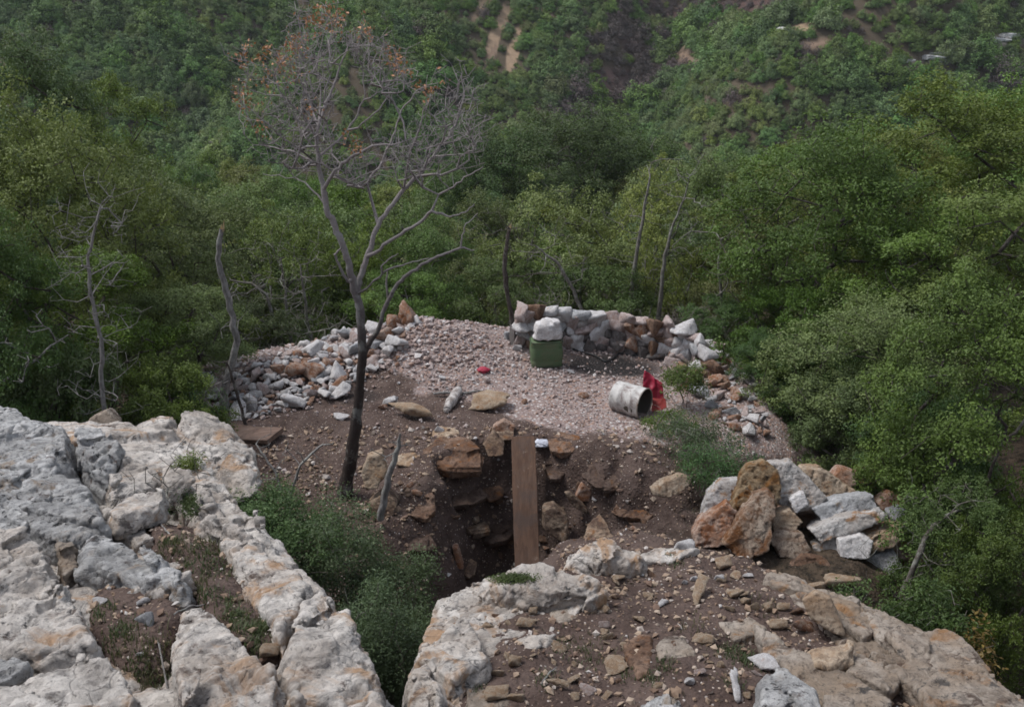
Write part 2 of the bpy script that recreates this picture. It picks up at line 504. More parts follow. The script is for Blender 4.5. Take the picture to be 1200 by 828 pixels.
def G(px, py, lo=2.5, hi=60.0):
    """where the sight line of a photo pixel meets the ground"""
    ys = np.arange(lo, hi, 0.04)
    pts = np.array([P(px, py, 1.0)]) - np.array([[0, 0, CAMZ]])
    q = np.array([0, 0, CAMZ]) + pts * ys[:, None]
    hz = height(q[:, 0], q[:, 1])
    below = np.nonzero(q[:, 2] < hz)[0]
    k = below[0] if len(below) else len(ys) - 1
    r = q[k].copy()
    r[2] = hz[k]
    return r

def depth_of(p): return p[1] * CP - (p[2] - CAMZ) * SP
def m_per_px(p): return depth_of(p) / FPX

# patches on the far hillside, by where they lie in the photograph: (cx, cy, rx, ry, tilt, colour)
TAN = (0.36, 0.255, 0.17); GREYR = (0.40, 0.36, 0.32); PURP = (0.13, 0.083, 0.078); RED = (0.085, 0.048, 0.045); SOILH = (0.26, 0.18, 0.13)
PATCH = [(588, 26, 9, 44, -0.45, TAN), (604, 52, 8, 32, -0.25, TAN), (566, 8, 10, 18, -0.6, TAN), (578, 60, 5, 12, -0.4, SOILH), (512, 30, 9, 24, -0.45, SOILH), (527, 55, 5, 12, -0.4, SOILH),
         (350, 8, 9, 24, 0.1, TAN), (640, 18, 22, 6, 0.55, SOILH),
         (925, 38, 34, 7, -0.30, TAN), (880, 50, 26, 5, -0.22, SOILH), (950, 55, 40, 5, -0.28, SOILH), (1020, 75, 42, 5, -0.12, TAN), (1120, 62, 55, 9, -0.28, GREYR), (1170, 47, 30, 6, -0.2, GREYR),
         (760, 92, 60, 12, -0.15, PURP), (720, 95, 36, 16, -0.1, PURP), (742, 60, 16, 34, 0.35, PURP), (840, 10, 85, 10, -0.12, RED), (900, 8, 40, 8, -0.2, RED), (805, 68, 16, 12, 0.2, SOILH), (535, 125, 14, 10, 0, PURP),
         (275, 130, 7, 9, 0, SOILH), (20, 3, 20, 6, 0, PURP), (985, 60, 10, 5, -0.3, SOILH)]

def hill_patch(x, y, z):
    px, py, dep = to_px(x, y, z)
    q = np.stack([x * 0.22, y * 0.22, np.zeros_like(x)], 1)
    wob = 0.42 * fbm(q, 4, 77)
    m = np.zeros_like(x); c = np.zeros((len(x), 3))
    for cx, cy, rx, ry, ti, co in PATCH:
        ca, sa = math.cos(math.atan(ti)), math.sin(math.atan(ti))
        if ry > rx:                                    # streaks: tilt is dx/dy
            u = (px - cx - ti * (-(py - cy)) * -1) / rx; v = (py - cy) / ry
        else:
            dx, dy = px - cx, py - cy - ti * (px - cx)
            u, v = dx / rx, dy / ry
        r = np.sqrt(u * u + v * v) + wob
        w = 1 - sm(0.75, 1.1, r)
        take = w > m
        c[take] = co
        m = np.maximum(m, w)
    m = m * (y > 105)
    return m, c

def grid_axis(segs):
    out = []
    for a, b, s in segs:
        n = max(1, int(round((b - a) / s)))
        out += list(np.linspace(a, b, n, endpoint=False))
    out.append(segs[-1][1])
    return np.array(out)

def soft(t): return t.m
def ground_material():
    t = NT('ground_soil')
    tc = t.n('ShaderNodeTexCoord'); co = tc.outputs['Object']
    za = t.n('ShaderNodeAttribute', attribute_name='zone'); sep = t.n('ShaderNodeSeparateColor'); t.l(za.outputs['Color'], sep.inputs[0])
    ta = t.n('ShaderNodeAttribute', attribute_name='tint')
    gravel, litter, bare = sep.outputs[0], sep.outputs[1], sep.outputs[2]
    a = t.noise(co, 3.0, 6, 0.65)
    b = t.noise(co, 22, 5, 0.7)
    soil = t.mix(t.rng(a, 0.35, 0.65), (0.066, 0.045, 0.038), (0.115, 0.082, 0.070))
    soil = t.mix(t.rng(b, 0.56, 0.74, 0, 0.7), soil, (0.17, 0.115, 0.088))
    chips = t.vor(co, 34, 'F1', 'Color'); chd = t.vor(co, 34, 'F1', 'Distance')
    chs = t.n('ShaderNodeSeparateColor'); t.l(chips, chs.inputs[0])
    chipm = t.math('MULTIPLY', t.rng(chs.outputs[0], 0.80, 0.84), t.rng(chd, 0.36, 0.24))
    soil = t.mix(t.math('MULTIPLY', chipm, 0.9), soil, t.mix(chs.outputs[1], (0.36, 0.24, 0.15), (0.52, 0.47, 0.44)))
    # crushed gravel
    gv = t.vor(co, 24, 'F1', 'Color'); gd = t.vor(co, 24, 'F1', 'Distance')
    gs = t.n('ShaderNodeSeparateColor'); t.l(gv, gs.inputs[0])
    gcol = t.mix(gs.outputs[0], (0.272, 0.204, 0.188), (0.432, 0.372, 0.356))
    gcol = t.mix(t.rng(gs.outputs[1], 0.72, 0.86, 0, 0.8), gcol, (0.40, 0.25, 0.18))
    gcol = t.mix(t.rng(gs.outputs[2], 0.84, 0.9), gcol, (0.58, 0.55, 0.53))
    gcol = t.mix(t.rng(gd, 0.30, 0.62, 0, 0.75), gcol, (0.20, 0.145, 0.13))
    gm = t.rng(t.math('ADD', gravel, t.math('MULTIPLY', t.math('SUBTRACT', b, 0.5), 0.9)), 0.32, 0.68)
    c = t.mix(gm, soil, gcol)
    lit = t.mix(t.rng(t.noise(co, 9, 5, 0.7), 0.35, 0.65), (0.030, 0.024, 0.018), (0.085, 0.062, 0.044))
    c = t.mix(litter, c, lit)
    hb = t.mix(t.rng(t.noise(co, 0.5, 6, 0.7), 0.3, 0.7, 0, 0.7), ta.outputs['Color'], t.mix(0.55, ta.outputs['Color'], (0.09, 0.07, 0.05)))
    c = t.mix(bare, c, hb)
    ca = t.n('ShaderNodeAttribute', attribute_name='char')
    c = t.mix(t.math('MULTIPLY', ca.outputs['Fac'], t.rng(b, 0.25, 0.5, 0.6, 1.0)), c, (0.022, 0.020, 0.020))
    n = t.bump(b, 0.8, 0.04)
    n = t.bump(t.rng(gd, 0.0, 0.6, 1, 0), 0.5, 0.025, n)
    n = t.bump(chipm, 0.5, 0.015, n)
    t.principled(c, 0.95, n, spec=0.15)
    return t.m

def build_ground():
    xs = grid_axis([(-700, -300, 50), (-300, -150, 8), (-150, -60, 2.2), (-60, -14, 1.4), (-14, -6.5, 0.3), (-6.5, 5.0, 0.05), (5.0, 14, 0.3), (14, 60, 1.4), (60, 170, 2.2), (170, 300, 8), (300, 701, 50)])
    ys = grid_axis([(-400, -20, 40), (-20, 2.5, 1.2), (2.5, 18.6, 0.05), (18.6, 26, 0.3), (26, 110, 2.0), (110, 215, 1.3), (215, 420, 12), (420, 901, 60)])
    X, Y = np.meshgrid(xs, ys, indexing='xy')
    x, y = X.ravel(), Y.ravel()
    z = height(x, y)
    nx, ny = len(xs), len(ys)
    idx = np.arange(nx * ny).reshape(ny, nx)
    f = np.stack([idx[:-1, :-1].ravel(), idx[:-1, 1:].ravel(), idx[1:, 1:].ravel(), idx[1:, :-1].ravel()], 1)
    me = mesh_np('ground', np.stack([x, y, z], 1), f, ground_material(), True)
    d = poly_sdf(x, y, PAD)
    p = np.stack([x, y, 0 * x], 1)
    wob = 0.5 * fbm(p * 1.2, 4, 21)
    # gravel covers the rear and middle of the platform; bare soil in front and on the left
    front = np.interp(x, [-5.5, -3.2, -2.2, -1.2, 0.0, 0.8, 1.6, 2.4, 3.2], [15.3, 15.2, 15.1, 14.5, 13.5, 13.1, 13.0, 12.8, 12.6])
    grav = (1 - sm(0.2, 1.2, d + wob * 0.5)) * sm(-0.35, 0.35, y - front + wob)
    grav = np.maximum(grav, 0.27 * (1 - sm(0.0, 1.0, d)) * (y > 11))
    outc = np.maximum(1 - sm(0, 0.5, poly_sdf(x, y, LEFT)), 1 - sm(0, 0.5, poly_sdf(x, y, RIGHT)))
    lit = sm(0.6, 1.8, d + wob) * (1 - outc)
    lit = np.where((y < 13) & (np.abs(x) < 3), lit * 0.55, lit)
    m, c = hill_patch(x, y, z)
    fb = sm(100, 125, y)
    hillc = np.tile(np.array([[0.085, 0.066, 0.045]]), (len(x), 1))
    bare = np.maximum(fb, m)
    tint = hillc * (1 - m[:, None]) + c * m[:, None]
    char = 1 - sm(0.55, 1.1, np.hypot((x - 1.75) / 1.15, (y - 15.7) / 0.72) + wob * 0.4)
    char = np.maximum(char, 0.6 * (1 - sm(0.4, 1.0, np.hypot((x + 2.5) / 0.5, (y - 14.3) / 0.35) + wob * 0.5)))
    one = np.ones_like(x)
    for nm, arr in (('zone', np.stack([grav, lit, bare, one], 1)), ('tint', np.concatenate([tint, one[:, None]], 1))):
        at = me.attributes.new(nm, 'FLOAT_COLOR', 'POINT')
        at.data.foreach_set('color', arr.astype(np.float32).ravel())
    at = me.attributes.new('char', 'FLOAT', 'POINT')
    at.data.foreach_set('value', char.astype(np.float32))
    o = link('ground', me)
    tag(o, 'brown soil and pinkish gravel ground falling to a wooded valley and rising hillside', None, None, 'structure')
    return o
build_ground()

def haze():
    bm = bmesh.new(); bmesh.ops.create_cube(bm, size=1.0)
    x0, x1, y0, y1, z0, z1 = -705, 706, -405, 906, -46.0, 72.0
    for v in bm.verts: v.co = Vector(((x0 + x1) / 2 + v.co.x * (x1 - x0), (y0 + y1) / 2 + v.co.y * (y1 - y0), (z0 + z1) / 2 + v.co.z * (z1 - z0)))
    m = bpy.data.materials.new('haze_air'); m.use_nodes = True; nt = m.node_tree; nt.nodes.clear()
    o_ = nt.nodes.new('ShaderNodeOutputMaterial'); v_ = nt.nodes.new('ShaderNodeVolumePrincipled')
    v_.inputs['Color'].default_value = (0.80, 0.86, 0.92, 1); v_.inputs['Density'].default_value = HAZE
    nt.links.new(v_.outputs[0], o_.inputs['Volume'])
    tag(link('haze', bm_mesh('haze', bm, m)), 'thin bluish valley haze', None, None, 'stuff')
haze()

# ------------------------------------------------------------------ rocks
TMP = bpy.data.objects.new('tmp', None)
def remesh(me, voxel):
    o = bpy.data.objects.new('remesh_source', me)
    COL.objects.link(o)
    md = o.modifiers.new('r', 'REMESH'); md.mode = 'VOXEL'; md.voxel_size = voxel
    dg = bpy.context.evaluated_depsgraph_get()
    out = bpy.data.meshes.new_from_object(o.evaluated_get(dg))
    bpy.data.objects.remove(o); bpy.data.meshes.remove(me)
    return out

def hull_into(bm, pts):
    vs_ = [bm.verts.new([float(c) for c in p]) for p in pts]
    r = bmesh.ops.convex_hull(bm, input=vs_)
    dead = list({e for e in r['geom_interior'] + r['geom_unused'] if isinstance(e, bmesh.types.BMVert) and e.is_valid})
    if dead: bmesh.ops.delete(bm, geom=dead, context='VERTS')

def smooth_mesh(me, it, f=0.5):
    bm = bmesh.new(); bm.from_mesh(me)
    for _ in range(it): bmesh.ops.smooth_vert(bm, verts=bm.verts[:], factor=f, use_axis_x=True, use_axis_y=True, use_axis_z=True)
    bm.to_mesh(me); bm.free()

def shatter(pts, n, Q, st, rs, s, loose):
    """split a convex lump into n blocks along joints; every block slips and tilts a little"""
    b0 = bmesh.new(); hull_into(b0, pts)
    co = np.array([v.co[:] for v in b0.verts])
    lo, hi = co.min(0), co.max(0)
    W = np.diag(st) @ Q                               # distances are measured in joint space
    seeds = rs.uniform(lo, hi, (n, 3))
    sq = seeds @ W.T
    out = []
    for a in range(n):
        b = b0.copy()
        for c in range(n):
            if c == a: continue
            mid = (sq[a] + sq[c]) / 2; nrm = sq[c] - sq[a]
            # plane in joint space -> plane in world space
            nw = W.T @ nrm; mw = np.linalg.solve(W, mid)
            bmesh.ops.bisect_plane(b, geom=b.verts[:] + b.edges[:] + b.faces[:], dist=1e-5, plane_co=mw, plane_no=nw, clear_outer=True)
            if not b.verts: break
        p = np.array([v.co[:] for v in b.verts]) if b.verts else np.zeros((0, 3))
        b.free()
        if len(p) < 5: continue
        c = p.mean(0)
        ax = rs.normal(size=3); ax /= np.linalg.norm(ax); an = rs.normal() * 0.07 * loose
        K = np.array([[0, -ax[2], ax[1]], [ax[2], 0, -ax[0]], [-ax[1], ax[0], 0]])
        R = np.eye(3) + math.sin(an) * K + (1 - math.cos(an)) * K @ K
        sh = Q[2] * rs.normal() * 0.045 * s * loose + rs.normal(size=3) * 0.012 * s * loose
        if rs.rand() < 0.25: sh = sh - Q[2] * np.sign(Q[2][2] + 1e-9) * 0.07 * s * loose
        out.append(c + ((p - c) * rs.uniform(0.955, 0.99)) @ R.T + sh)
    b0.free()
    c = co.mean(0)
    out.append(c + (co - c) * 0.90)
    return out

def rough_rock(hulls, voxel, size, mat, seed, rough=1.0, strata=None, crack=1.0, smooth_it=1, cells=None, loose=1.0):
    """convex lumps, split into blocks -> even mesh -> bedding lines, cracks and grain. Returns mesh relative to its base centre."""
    rs = np.random.RandomState(seed)
    A = rs.normal(size=(3, 3)); Q, _ = np.linalg.qr(A)
    if strata is not None:                       # beds lie along this normal
        n = np.array(strata, float); n /= np.linalg.norm(n)
        a = np.cross(n, [0.45, 1, 0.2]); a /= np.linalg.norm(a)
        Q = np.stack([np.cross(n, a), a, n])
    st = np.array([0.75, 1.0, 1.5]) if strata is not None else np.array([0.8, 1.0, 1.25])
    s = size
    bm = bmesh.new()
    for h in hulls:
        h = np.array(h, float)
        e = h.max(0) - h.min(0)
        nc = cells if cells is not None else int(np.clip(8 * (np.linalg.norm(e) / s) ** 1.7, 9, 44))
        if nc > 1:
            for p in shatter(h, nc, Q, st, rs, s, loose): hull_into(bm, p)
        else: hull_into(bm, h)
    me = bpy.data.meshes.new('rock'); bm.to_mesh(me); bm.free()
    me = remesh(me, voxel)
    if smooth_it: smooth_mesh(me, smooth_it)
    co, no = get_co(me), get_no(me)
    q = co @ Q.T
    co = co + no * (0.045 * s * rough * fbm(co * 1.7 / s, 4, seed + 3))[:, None]
    # thin cracks, bedding lines and grain
    warp = np.stack([fbm(co * 1.6 / s, 3, seed + 40 + k) for k in range(3)], 1) * 0.30
    f1, f2, cid = worley(q * np.array([1.0, 1.6, 2.0]) * 1.8 / s + warp * 2, seed)
    d = -0.02 * s * crack * (1 - sm(0.0, 0.05, f2 - f1))
    d += 0.040 * min(s, 0.8) * rough * (ridged(q * np.array([0.8, 1.4, 3.2]) * 2.6 / s + warp, 5, seed + 5) - 0.6)
    d -= 0.05 * min(s, 0.8) * rough * sm(0.25, 0.5, fbm(q * np.array([1.0, 2.2, 3.0]) * 3.5 / s + 3, 4, seed + 21))
    d += 0.024 * min(s, 0.7) * rough * fbm(co * 9 / s, 4, seed + 6)
    d += 0.013 * min(s, 0.7) * rough * fbm(co * 26 / s, 3, seed + 7)
    co = co + no * d[:, None]
    base = np.array([co[:, 0].mean(), co[:, 1].mean(), co[:, 2].min()])
    set_co(me, co - base)
    me.polygons.foreach_set('use_smooth', np.full(len(me.polygons), True, dtype=bool))
    me.materials.clear(); me.materials.append(mat)
    return me, base

def expand(poly, k):
    p = np.array(poly, float); c = p.mean(0)
    return c + (p - c) * k

def bed_rock(name, polys, mat, label, cat, surf, raise_m=0.15, drop=0.7, voxel=0.024, seed=1, rough=1.0, size=None, grow=1.06, dome=0.06, strata=(0.2, -0.3, 1), crack=1.0, group=None, loose=1.5):
    """a block of bedrock whose exposed top has a given outline; polys: list of outlines in photo pixels [(px,py[,extra height])]"""
    hulls = []
    ext = 0
    for poly in polys:
        top = []
        for q in poly:
            px, py = q[0], q[1]; ex = q[2] if len(q) > 2 else 0.0
            dr = P(px, py, 1.0) - np.array([0, 0, CAMZ])
            # surf(x,y) is a plane: solve along the ray
            z0 = surf(0, 0); sy = surf(0, 1) - z0; sx = surf(1, 0) - z0
            k = (z0 + raise_m + ex - CAMZ) / (dr[2] - sy * dr[1] - sx * dr[0])
            top.append(np.array([0, 0, CAMZ]) + dr * k)
        top = np.array(top)
        c = top.mean(0)
        low = c + (top - c) * np.array([grow, grow, 1]); low[:, 2] -= drop
        mid = c + (top - c) * np.array([1.02, 1.02, 1]); mid[:, 2] -= raise_m * 0.55
        topi = c + (top - c) * 0.86; topi[:, 2] += dome
        hulls.append(np.concatenate([topi, mid, low]))
        e = top.max(0) - top.min(0)
        ext = max(ext, 0.55 * (e[0] + e[1]))
    s = size or min(max(ext, 0.35), 1.3)
    me, base = rough_rock(hulls, voxel, s, mat, seed, rough, strata, crack, 1, None, loose)
    o = link(name, me, None, base)
    tag(o, label, cat, group)
    return o

def view_rock(name, poly, Y, thick, mat, label, cat, lean=0.0, voxel=0.03, seed=1, rough=0.8, group=None, shift=(0, 1, -0.1), shrink=0.8, size=None, strata=None, crack=0.8, cells=4):
    """an upstanding block: the outline of the side that faces the photographer at distance Y, and real thickness behind it"""
    pm = np.mean([q[1] for q in poly])
    fr = np.array([P(q[0], q[1], Y + lean * (pm - q[1]) / 100.0 + (q[2] if len(q) > 2 else 0)) for q in poly])
    c = fr.mean(0)
    v = np.array(shift, float); v = v / np.linalg.norm(v) * thick
    bk = c + (fr - c) * shrink + v
    md = c + (fr - c) * 1.02 + v * 0.45
    e = fr.max(0) - fr.min(0)
    s = size or min(max(0.5 * (np.linalg.norm(e)), 0.2), 1.2)
    me, base = rough_rock([np.concatenate([fr, md, bk])], voxel, s, mat, seed, rough, strata, crack, 1, cells, 0.6)
    o = link(name, me, None, base)
    tag(o, label, cat, group)
    return o

# --- a set of loose stones to copy
STONES = {}
def stone_set(kind, n, voxel, mat, seed, box):
    out = []
    for k in range(n):
        rs = np.random.RandomState(seed + k)
        b = np.array(box) * rs.uniform(0.8, 1.2, 3)
        pts = rs.uniform(-1, 1, (11, 3))
        pts = pts / np.maximum(np.abs(pts).max(1, keepdims=True), 1e-6) * rs.uniform(0.75, 1, (11, 1)) * b * 0.5
        me, base = rough_rock([pts], voxel, 0.7, mat, seed + k, 0.6, None, 0.5, 0, 3, 0.7)
        co = get_co(me); co -= co.mean(0); co /= (co.max(0) - co.min(0)).max(); set_co(me, co)
        me.name = 'stone_' + kind
        out.append(me)
    STONES[kind] = out
for kind, mat in (('white', 'white'), ('pink', 'pink'), ('orange', 'orange'), ('tan', 'tan'), ('grey', 'grey'), ('brown', 'brown')):
    stone_set(kind, 4, 0.055, M[mat], 100 + 10 * len(STONES), (1.0, 0.8, 0.6))
stone_set('slab', 4, 0.05, M['tan'], 400, (1.0, 0.75, 0.22))
stone_set('sliver', 3, 0.05, M['tan'], 440, (1.0, 0.32, 0.22))

def stone(kind, pos, size, label, group=None, sc=(1, 1, 1), rot=None, rs=None, mat=None, sink=0.22, name='stone', cat='stone', parent=None, k=None):
    rs = rs or random
    lib = STONES[kind]
    o = bpy.data.objects.new(name, lib[rs.randrange(len(lib)) if k is None else k])
    COL.objects.link(o)
    o.scale = [size * v for v in sc]
    o.rotation_euler = rot if rot is not None else (rs.uniform(-0.5, 0.5), rs.uniform(-0.5, 0.5), rs.uniform(0, 6.28))
    o.location = (float(pos[0]), float(pos[1]), float(pos[2]) + size * sc[2] * (0.32 - sink))
    if mat: over_mat(o, mat)
    if parent is not None: o.parent = parent
    elif label: tag(o, label, cat, group)
    return o

# ---- left outcrop
hl, hr = h_left, h_right
rockL = [
 ('boulder', [[(-30, 683), (43, 678), (73, 685), (100, 733), (128, 770), (95, 776), (48, 786), (-30, 770)]], 'outcrop', 0.24, 'pale slab of bedrock with black lichen ring at the lower left edge of the photo', 11),
 ('boulder', [[(-30, 826), (48, 793), (100, 775), (140, 778), (173, 806), (178, 880), (-30, 890)]], 'outcrop', 0.30, 'broad whitish block with a dark broken end in the bottom left corner', 12),
 ('boulder', [[(-20, 762), (42, 784), (15, 806), (-20, 816)]], 'outcrop_grey', 0.27, 'grey wedge of rock between the two pale blocks of the bottom left corner', 13),
 ('boulder', [[(206, 716), (238, 710), (268, 731), (293, 766), (321, 786), (336, 821), (340, 880), (205, 880), (206, 808), (220, 781), (217, 748)]], 'outcrop', 0.22, 'cream and pink slab rising from soil between left corner blocks and long ridge', 14),
 ('boulder', [[(250, 622), (300, 638), (341, 668), (378, 694), (350, 740), (333, 765), (310, 733), (280, 680)]], 'outcrop', 0.15, 'upper half of long pale ridge beside the dark green bush', 15),
 ('boulder', [[(350, 715), (378, 694), (398, 706), (413, 745), (434, 781), (458, 850), (345, 850), (330, 792)]], 'outcrop', 0.15, 'lower half of long pale ridge streaked black above the gully', 16),
 ('boulder', [[(-40, 470), (0, 478, .05), (25, 487), (80, 512), (90, 542), (62, 557), (25, 540), (-40, 560)]], 'outcrop_grey', 0.30, 'grey jagged rock mass at the left edge under the oaks', 17),
 ('boulder', [[(85, 517), (120, 513), (150, 535), (125, 560), (108, 555), (93, 542)]], 'outcrop_grey', 0.28, 'rounded grey rock with a dark cleft at the far edge of left outcrop', 18),
 ('boulder', [[(122, 567), (150, 540), (178, 547), (194, 577), (160, 584), (135, 590)]], 'outcrop', 0.22, 'whitish knob of rock just beyond the flat white flagstone', 19),
 ('boulder', [[(-30, 560), (32, 553), (62, 558), (100, 573), (125, 603), (130, 632), (88, 645), (75, 622), (38, 615), (-30, 602)]], 'outcrop_grey', 0.22, 'wide fissured grey rock sheet with curved black cracks on left outcrop', 20),
 ('boulder', [[(-30, 640), (40, 630, .05), (58, 643), (66, 682), (-30, 692)]], 'outcrop', 0.25, 'rounded pale boulder at left edge above the lichen ring slab', 21),
 ('boulder', [[(88, 632), (120, 625), (160, 648), (222, 683), (215, 700), (180, 692), (120, 672), (92, 668)]], 'outcrop_grey', 0.20, 'spotted rock with black lichen dots overhanging a dark soil pocket', 22),
 ('boulder', [[(182, 558), (212, 558), (234, 583), (262, 613), (300, 640), (288, 652), (225, 622), (193, 582)]], 'outcrop', 0.12, 'low pale rock strip beside a clump of green moss on left outcrop', 23),
 ('boulder', [[(140, 677), (160, 670, .06), (178, 676), (225, 680, .04), (231, 693), (193, 705), (160, 703), (140, 707)]], 'outcrop', 0.12, 'white broken ledge across the middle of the soil pocket', 24),
 ('boulder', [[(66, 650), (90, 645), (98, 668), (70, 690)]], 'outcrop_tan', 0.16, 'tan rock wedge between rounded pale boulder and spotted rock', 25),
 ('boulder', [[(232, 585), (262, 590), (300, 612), (322, 645), (300, 645), (262, 618)]], 'outcrop', 0.10, 'pale rock strip along the gully edge next to the bush shoulder', 27),
 ('boulder', [[(-30, 600), (30, 602), (44, 625), (20, 640), (-30, 645)]], 'outcrop_grey', 0.20, 'grey rock under the fissured sheet at the left edge of the photo', 28),
 ('boulder', [[(120, 605), (150, 610), (190, 640), (160, 640), (125, 625)]], 'outcrop', 0.10, 'low pale rock below the white flagstone', 29),
 ('boulder', [[(345, 780), (352, 795), (352, 850), (322, 850), (326, 795)]], 'outcrop_tan', 0.10, 'narrow brownish rock rib inside the long ridge at the bottom of the photo', 26),
]
for nm, polys, mt, rz, lab, sd in rockL:
    bed_rock(nm, polys, M[mt], lab, 'boulder', hl, rz, 0.65, 0.018, sd, 1.15, 0.75, 1.08, 0.07)
bed_rock('bedrock_sheet', [[(60, 493), (215, 505), (290, 590), (345, 672), (415, 740), (455, 850), (460, 900), (-260, 900), (-300, 520)]], M['outcrop'], 'broad fissured pale bedrock sheet that carries the boulders of the left outcrop', 'bedrock', hl, 0.07, 0.7, 0.022, 10, 1.2, 1.0, 1.04, 0.0, loose=1.1)
bed_rock('bedrock_sheet', [[(476, 800), (512, 702), (572, 676), (640, 660), (705, 690), (660, 722), (575, 765), (530, 850), (476, 870)]], M['outcrop'], 'pale cracked bedrock crest at the left end of the front outcrop', 'bedrock', hr, 0.02, 0.6, 0.018, 9, 0.9, 0.7, 1.02, 0.0, loose=0.9)
bed_rock('bedrock_sheet', [[(905, 672), (965, 690), (1100, 742), (1200, 824), (1195, 870), (1075, 812), (960, 735)]], M['outcrop_tan'], 'grey tan weathered bedrock sheet forming the right slope of the front outcrop', 'bedrock', hr, -0.035, 0.6, 0.018, 8, 1.3, 0.7, 1.02, 0.0, loose=1.3)
# the fin-shaped boulder at the far rim, its neighbours and the flagstone
view_rock('boulder', [(198, 545), (204, 505), (212, 482), (234, 505), (264, 517), (292, 552), (300, 580), (275, 590), (240, 572), (212, 560)], 8.6, 0.55, M['outcrop'], 'tall fin shaped boulder stained yellow on its side above the bush', 'boulder', 0.9, 0.024, 31, 0.9, strata=(0.7, 0.2, 0.7))
view_rock('boulder', [(150, 530), (152, 506), (170, 497), (190, 498), (200, 520), (195, 545), (165, 545)], 9.0, 0.45, M['outcrop'], 'small cream boulder with dark hollows left of the fin shaped boulder', 'boulder', 0.8, 0.024, 32, 1.1)
view_rock('boulder', [(98, 505), (104, 490), (120, 482), (136, 500), (132, 515)], 9.7, 0.3, M['outcrop_tan'], 'small tan block on the far rim in front of the left oaks', 'boulder', 0.5, 0.024, 33, 0.8)
view_rock('boulder', [(205, 570), (215, 556), (240, 563), (258, 585), (272, 600), (262, 612), (235, 590)], 8.2, 0.4, M['outcrop_tan'], 'yellow brown rock below the fin shaped boulder', 'boulder', 0.8, 0.024, 34, 1.0)

# ---- right outcrop
rockR = [
 ([[(480, 772), (492, 768), (540, 718), (553, 730), (582, 772), (528, 797)]], 'outcrop', 0.16, 'pale pink flat slab at the left end of the front outcrop', 41, 0.9),
 ([[(474, 800), (478, 786), (495, 776), (518, 815), (520, 880), (474, 880)]], 'outcrop', 0.10, 'rounded pinkish boulder end at the lower left of the front outcrop', 42, 0.9),
 ([[(512, 712), (530, 694), (570, 680), (640, 690), (640, 702), (560, 712), (520, 735)]], 'outcrop', 0.04, 'pale ledge curving along the gully edge of the front outcrop', 43, 1.1),
 ([[(565, 690), (600, 662, .08), (633, 655, .16), (660, 664, .10), (712, 690), (690, 698), (640, 700)]], 'outcrop', 0.14, 'white lichen crusted boulder with a green moss pad at the foot of the plank', 44, 0.7),
 ([[(661, 655), (671, 640, .06), (696, 630, .14), (724, 636, .06), (760, 656), (740, 664), (700, 664)]], 'outcrop', 0.10, 'rounded white boulder at the far rim of the front outcrop right of the plank', 45, 0.6),
 ([[(735, 655), (770, 640), (820, 640), (790, 655)]], 'outcrop', 0.03, 'low whitish rock lip behind the white pink stone', 46, 0.3),
 ([[(1000, 702), (1030, 712), (1106, 748), (1150, 775), (1200, 826), (1195, 860), (1150, 840), (1090, 790), (1030, 745)]], 'outcrop_tan', 0.05, 'long grey tan slab sloping down along the right rim of the front outcrop', 47, 0.9),
 ([[(880, 733), (905, 748), (960, 782), (1010, 795), (1045, 818), (1045, 850), (990, 845), (940, 800), (895, 760)]], 'outcrop_tan', 0.035, 'narrow tan rock rib running diagonally through the soil of the front outcrop', 48, 0.5),
 ([[(885, 800), (902, 785), (920, 786), (955, 812), (975, 850), (885, 860)]], 'outcrop_grey', 0.16, 'smooth blue grey boulder at the bottom edge below the white flake', 49, 0.4),
 ([[(752, 822), (778, 812), (800, 822), (812, 850), (745, 855)]], 'outcrop_grey', 0.10, 'dark grey boulder top at the bottom edge left of the white sliver', 50, 0.5),
 ([[(965, 815), (985, 808), (1005, 820), (1010, 855), (965, 855)]], 'outcrop_tan', 0.10, 'smooth tan boulder at the bottom edge right of the blue grey boulder', 51, 0.5),
 ([[(1075, 800), (1100, 790), (1150, 815), (1170, 850), (1090, 850)]], 'outcrop_tan', 0.06, 'weathered tan rock shelf in the lower right of front outcrop', 52, 0.7),
 ([[(780, 740), (800, 742), (822, 770), (815, 782), (790, 770), (772, 776), (768, 755)]], 'outcrop_tan', 0.07, 'pale tan boulder split from a brown one in the middle of front outcrop', 53, 0.5),
 ([[(728, 752), (750, 738), (768, 744), (762, 785), (748, 790)]], 'brown', 0.07, 'brown split boulder half leaning on a pale tan one in front outcrop', 54, 0.4),
 ([[(930, 688), (985, 698), (1040, 728), (1012, 744), (962, 716)]], 'outcrop_tan', 0.03, 'flat tan ledge under the large tan wedge near the right rim', 55, 0.5),
 ([[(1000, 762), (1058, 790), (1044, 812), (992, 786)]], 'outcrop_tan', 0.03, 'dull tan rock sheet between the diagonal rib and the right rim slab', 56, 0.5),
 ([[(640, 712), (700, 702), (718, 714), (652, 728)]], 'outcrop_tan', 0.02, 'flat buff rock sheet below the moss pad boulder', 57, 0.4),
 ([[(545, 806), (592, 795), (604, 822), (548, 832)]], 'outcrop_tan', 0.03, 'tan rock sheet at the bottom edge beside the pinkish boulder end', 58, 0.4),
 ([[(840, 725), (880, 722), (900, 738), (860, 748)]], 'outcrop_tan', 0.015, 'thin tan rock sheet above the diagonal rib', 59, 0.4),
 ([[(900, 665), (940, 676), (965, 692), (930, 690), (895, 678)]], 'outcrop_tan', 0.03, 'buff rock lip at the far rim under the brown slab of the pile', 60, 0.4),
]
for polys, mt, rz, lab, sd, ss in rockR:
    bed_rock('boulder', polys, M[mt], lab, 'boulder', hr, rz * (0.75 if rz < .09 else 1), 0.45, 0.016, sd, 0.6 if rz < .09 else 0.9, ss, 1.03, 0.0 if rz < .09 else 0.04, loose=0.6 if rz < .09 else 1.3)

